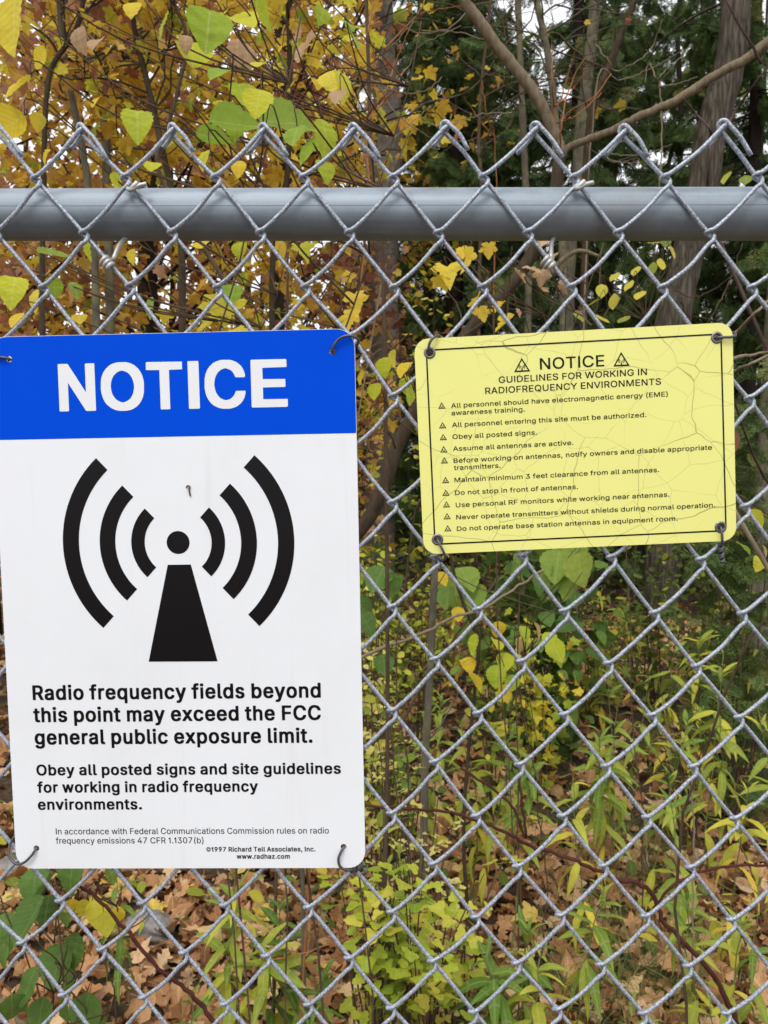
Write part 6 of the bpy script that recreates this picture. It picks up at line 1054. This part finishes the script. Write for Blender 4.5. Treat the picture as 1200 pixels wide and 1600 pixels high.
T('grey_stem', 'thin grey brown stem under the white sign right of the yellow goldenrods', 'sapling', px_path([(470, 1300), (472, 1360), (474, 1450), (475, 1540)], 1.75, extend=.15), .0055, .005, M['bark_grey'], None, 0, nbr=1, L=.1, twig_r=.0015)
T('grey_stem', 'curved brown stem tied close to the lower left eyelet of the yellow sign', 'sapling', px_path([(704, 868), (712, 905), (725, 945), (742, 985), (748, 1010)], 2.4, extend=.2), .006, .0045, M['bark_brown'], None, 0, nbr=2, L=.2, twig_r=.0015)
# rocks and a fallen log
M['rock'] = bark_mat('lichen_rock', (.10, .09, .08), (.38, .36, .33), 26, 1.0, .8)
def rock(label, px, py, s):
    p = gp(px, py); bm = bmesh.new(); bmesh.ops.create_icosphere(bm, subdivisions=4, radius=1)
    for v in bm.verts:
        n = v.co.normalized(); k = 1+.16*math.sin(n.x*4+px)*math.cos(n.y*3.3)+.09*math.sin(n.z*9+n.x*7)+.04*math.sin(n.x*17+n.y*15); v.co = Vector((n.x*k*s, n.y*k*s*.8, n.z*k*s*.5))
    me = bpy.data.meshes.new('rock'); bm.to_mesh(me); bm.free(); me.materials.append(M['rock']); o = bpy.data.objects.new('rock', me); col.objects.link(o); o.location = (p[0], p[1], p[2]+s*.15)
    for q in me.polygons: q.use_smooth = True
    tag(o, label, 'rock')
rock('grey lichen covered stone among the fallen leaves at lower left', 232, 1460, .09); rock('grey stone at the left edge beside the white sign corner', 25, 1385, .08)
lg = MB(); a = gp(790, 945); b_ = gp(850, 905); lg.tube(wob(cr([a+[0, 0, .05], (a+b_)/2+[0, 0, .07], b_+[0, 0, .06]], 5), .01), np.linspace(.07, .06, 11), 12, bump=.05)
tag(lg.build('fallen_log', M['bark_birch'], origin=a), 'pale fallen log under the green leaves below the yellow sign', 'log')
lg = MB(); a = gp(870, 975); b_ = gp(1010, 955); lg.tube(wob(cr([a+[0, 0, .03], (a+b_)/2+[0, 0, .05], b_+[0, 0, .03]], 5), .008), np.linspace(.03, .022, 11), 10, bump=.06)
tag(lg.build('fallen_branch', M['bark_dark'], origin=a), 'dark fallen branch at the back of the leaf covered clearing', 'branch')
# fallen leaves: nobody could count them
def litter(n, y0, y1, sz, lift=.02):
    Y = np.sqrt(rng.uniform(y0**2, y1**2, n)); X = rng.uniform(-1, 1, n)*(.62*Y+.5); Z = gz(X, Y)+rng.random(n)**2*lift+.006
    return np.stack([X, Y, Z], 1), sz*ru(.55, 1.3, n)
mb = MB()
for n, y0, y1, sz, lf in ((5200, .75, 3.2, .075, .035), (5200, 3.0, 7.5, .085, .05), (2500, 7, 12, .10, .06)):
    P, S = litter(n, y0, y1, sz, lf); scatter(mb, L_litter, P, S, rng.beta(2.2, 2.0, n)+rng.normal(0, .04, n), pitch=rng.normal(0, .35, n), roll=rng.normal(0, .45, n))
P, S = litter(700, .75, 4.5, .07, .05); scatter(mb, L_maple, P, S, rng.uniform(.8, 1, 700), pitch=rng.normal(0, .3, 700), roll=rng.normal(0, .35, 700))
tag(mb.build('fallen_leaves', M['litter']), kind='stuff')
# grass tufts and fine dead stalks
mb = MB(); C = []
for _ in range(120):
    Y = rng.uniform(1.1, 4.8); X = rng.uniform(-.15, .62)*Y*1.0; C.append((X, Y))
for px, py in ((960, 1310), (1000, 1330), (930, 1350), (1040, 1330), (900, 1480), (960, 1500), (1000, 1540), (1040, 1570), (880, 1560), (930, 1570), (700, 1560), (740, 1590), (980, 1290), (1020, 1370), (560, 1150), (900, 1270), (1080, 1560), (960, 1440)):
    g_ = gp(px, py); C += [(g_[0], g_[1])]*3
for X, Y in C:
    n = 34; P = np.stack([X+rng.normal(0, .06, n), Y+rng.normal(0, .06, n), np.zeros(n)], 1); P[:, 2] = gz(P[:, 0], P[:, 1])
    scatter(mb, L_blade, P, ru(.08, .24, n), rng.beta(1.6, 1.5, n), pitch=rng.normal(.75, .35, n), roll=rng.normal(0, .4, n))
tag(mb.build('grass', M['grass']), kind='stuff')
# low green ground cover in patches
mb = MB(); P = []
for _ in range(75):
    Y = rng.uniform(2.4, 8); X = rng.uniform(-.6, .62)*Y; n = 16; P.append(np.stack([X+rng.normal(0, .13, n), Y+rng.normal(0, .13, n), ru(.03, .16, n)], 1))
P = np.concatenate(P); scatter(mb, L_oval, P, ru(.03, .065, len(P)), rng.normal(.6, .25, len(P)), pitch=rng.normal(-.1, .4, len(P)), roll=rng.normal(0, .4, len(P)))
tag(mb.build('ground_cover', M['olive']), kind='stuff')
# the wood beyond, one mass
mb = MB(); P = []; S = []
for _ in range(190):
    a = rng.uniform(-1, 1); Y = rng.uniform(14, 19); X = a*(.62*Y+1.5); right = a > .02
    c = np.array([X, Y, rng.uniform(.2, 9.5) if a > 0 or rng.random() < .5 else rng.uniform(.2, 3)]); n = 34; P.append(c+rng.normal(0, 1, (n, 3))*[.7, .6, .6]); S.append(np.full(n, 1.0 if right else 0.0))
P = np.concatenate(P); S = np.concatenate(S); q = S > .5
scatter(mb, L_oval, P[q], ru(.14, .30, q.sum()), rng.normal(.25, .2, q.sum()))
fw = mb.build('far_wood_foliage', M['olive']); tag(fw, kind='stuff')
mb = MB(); scatter(mb, L_maple, P[~q], ru(.12, .22, (~q).sum()), rng.normal(.45, .25, (~q).sum())); tag(mb.build('far_autumn_foliage', M['orange']), kind='stuff')
mb = MB()
for _ in range(46):
    Y = rng.uniform(11, 19); X = rng.uniform(-1, 1)*(.6*Y+1); b = np.array([X, Y, -.05]); t = b+[rng.normal(0, .5), 0, rng.uniform(6, 11)]
    mb.tube(wob(cr([t, (t+b)/2, b], 5), .03), np.linspace(.03, ru(.05, .12), 11), 8, bump=.05)
tag(mb.build('far_wood_trunks', M['bark_dark']), kind='stuff')
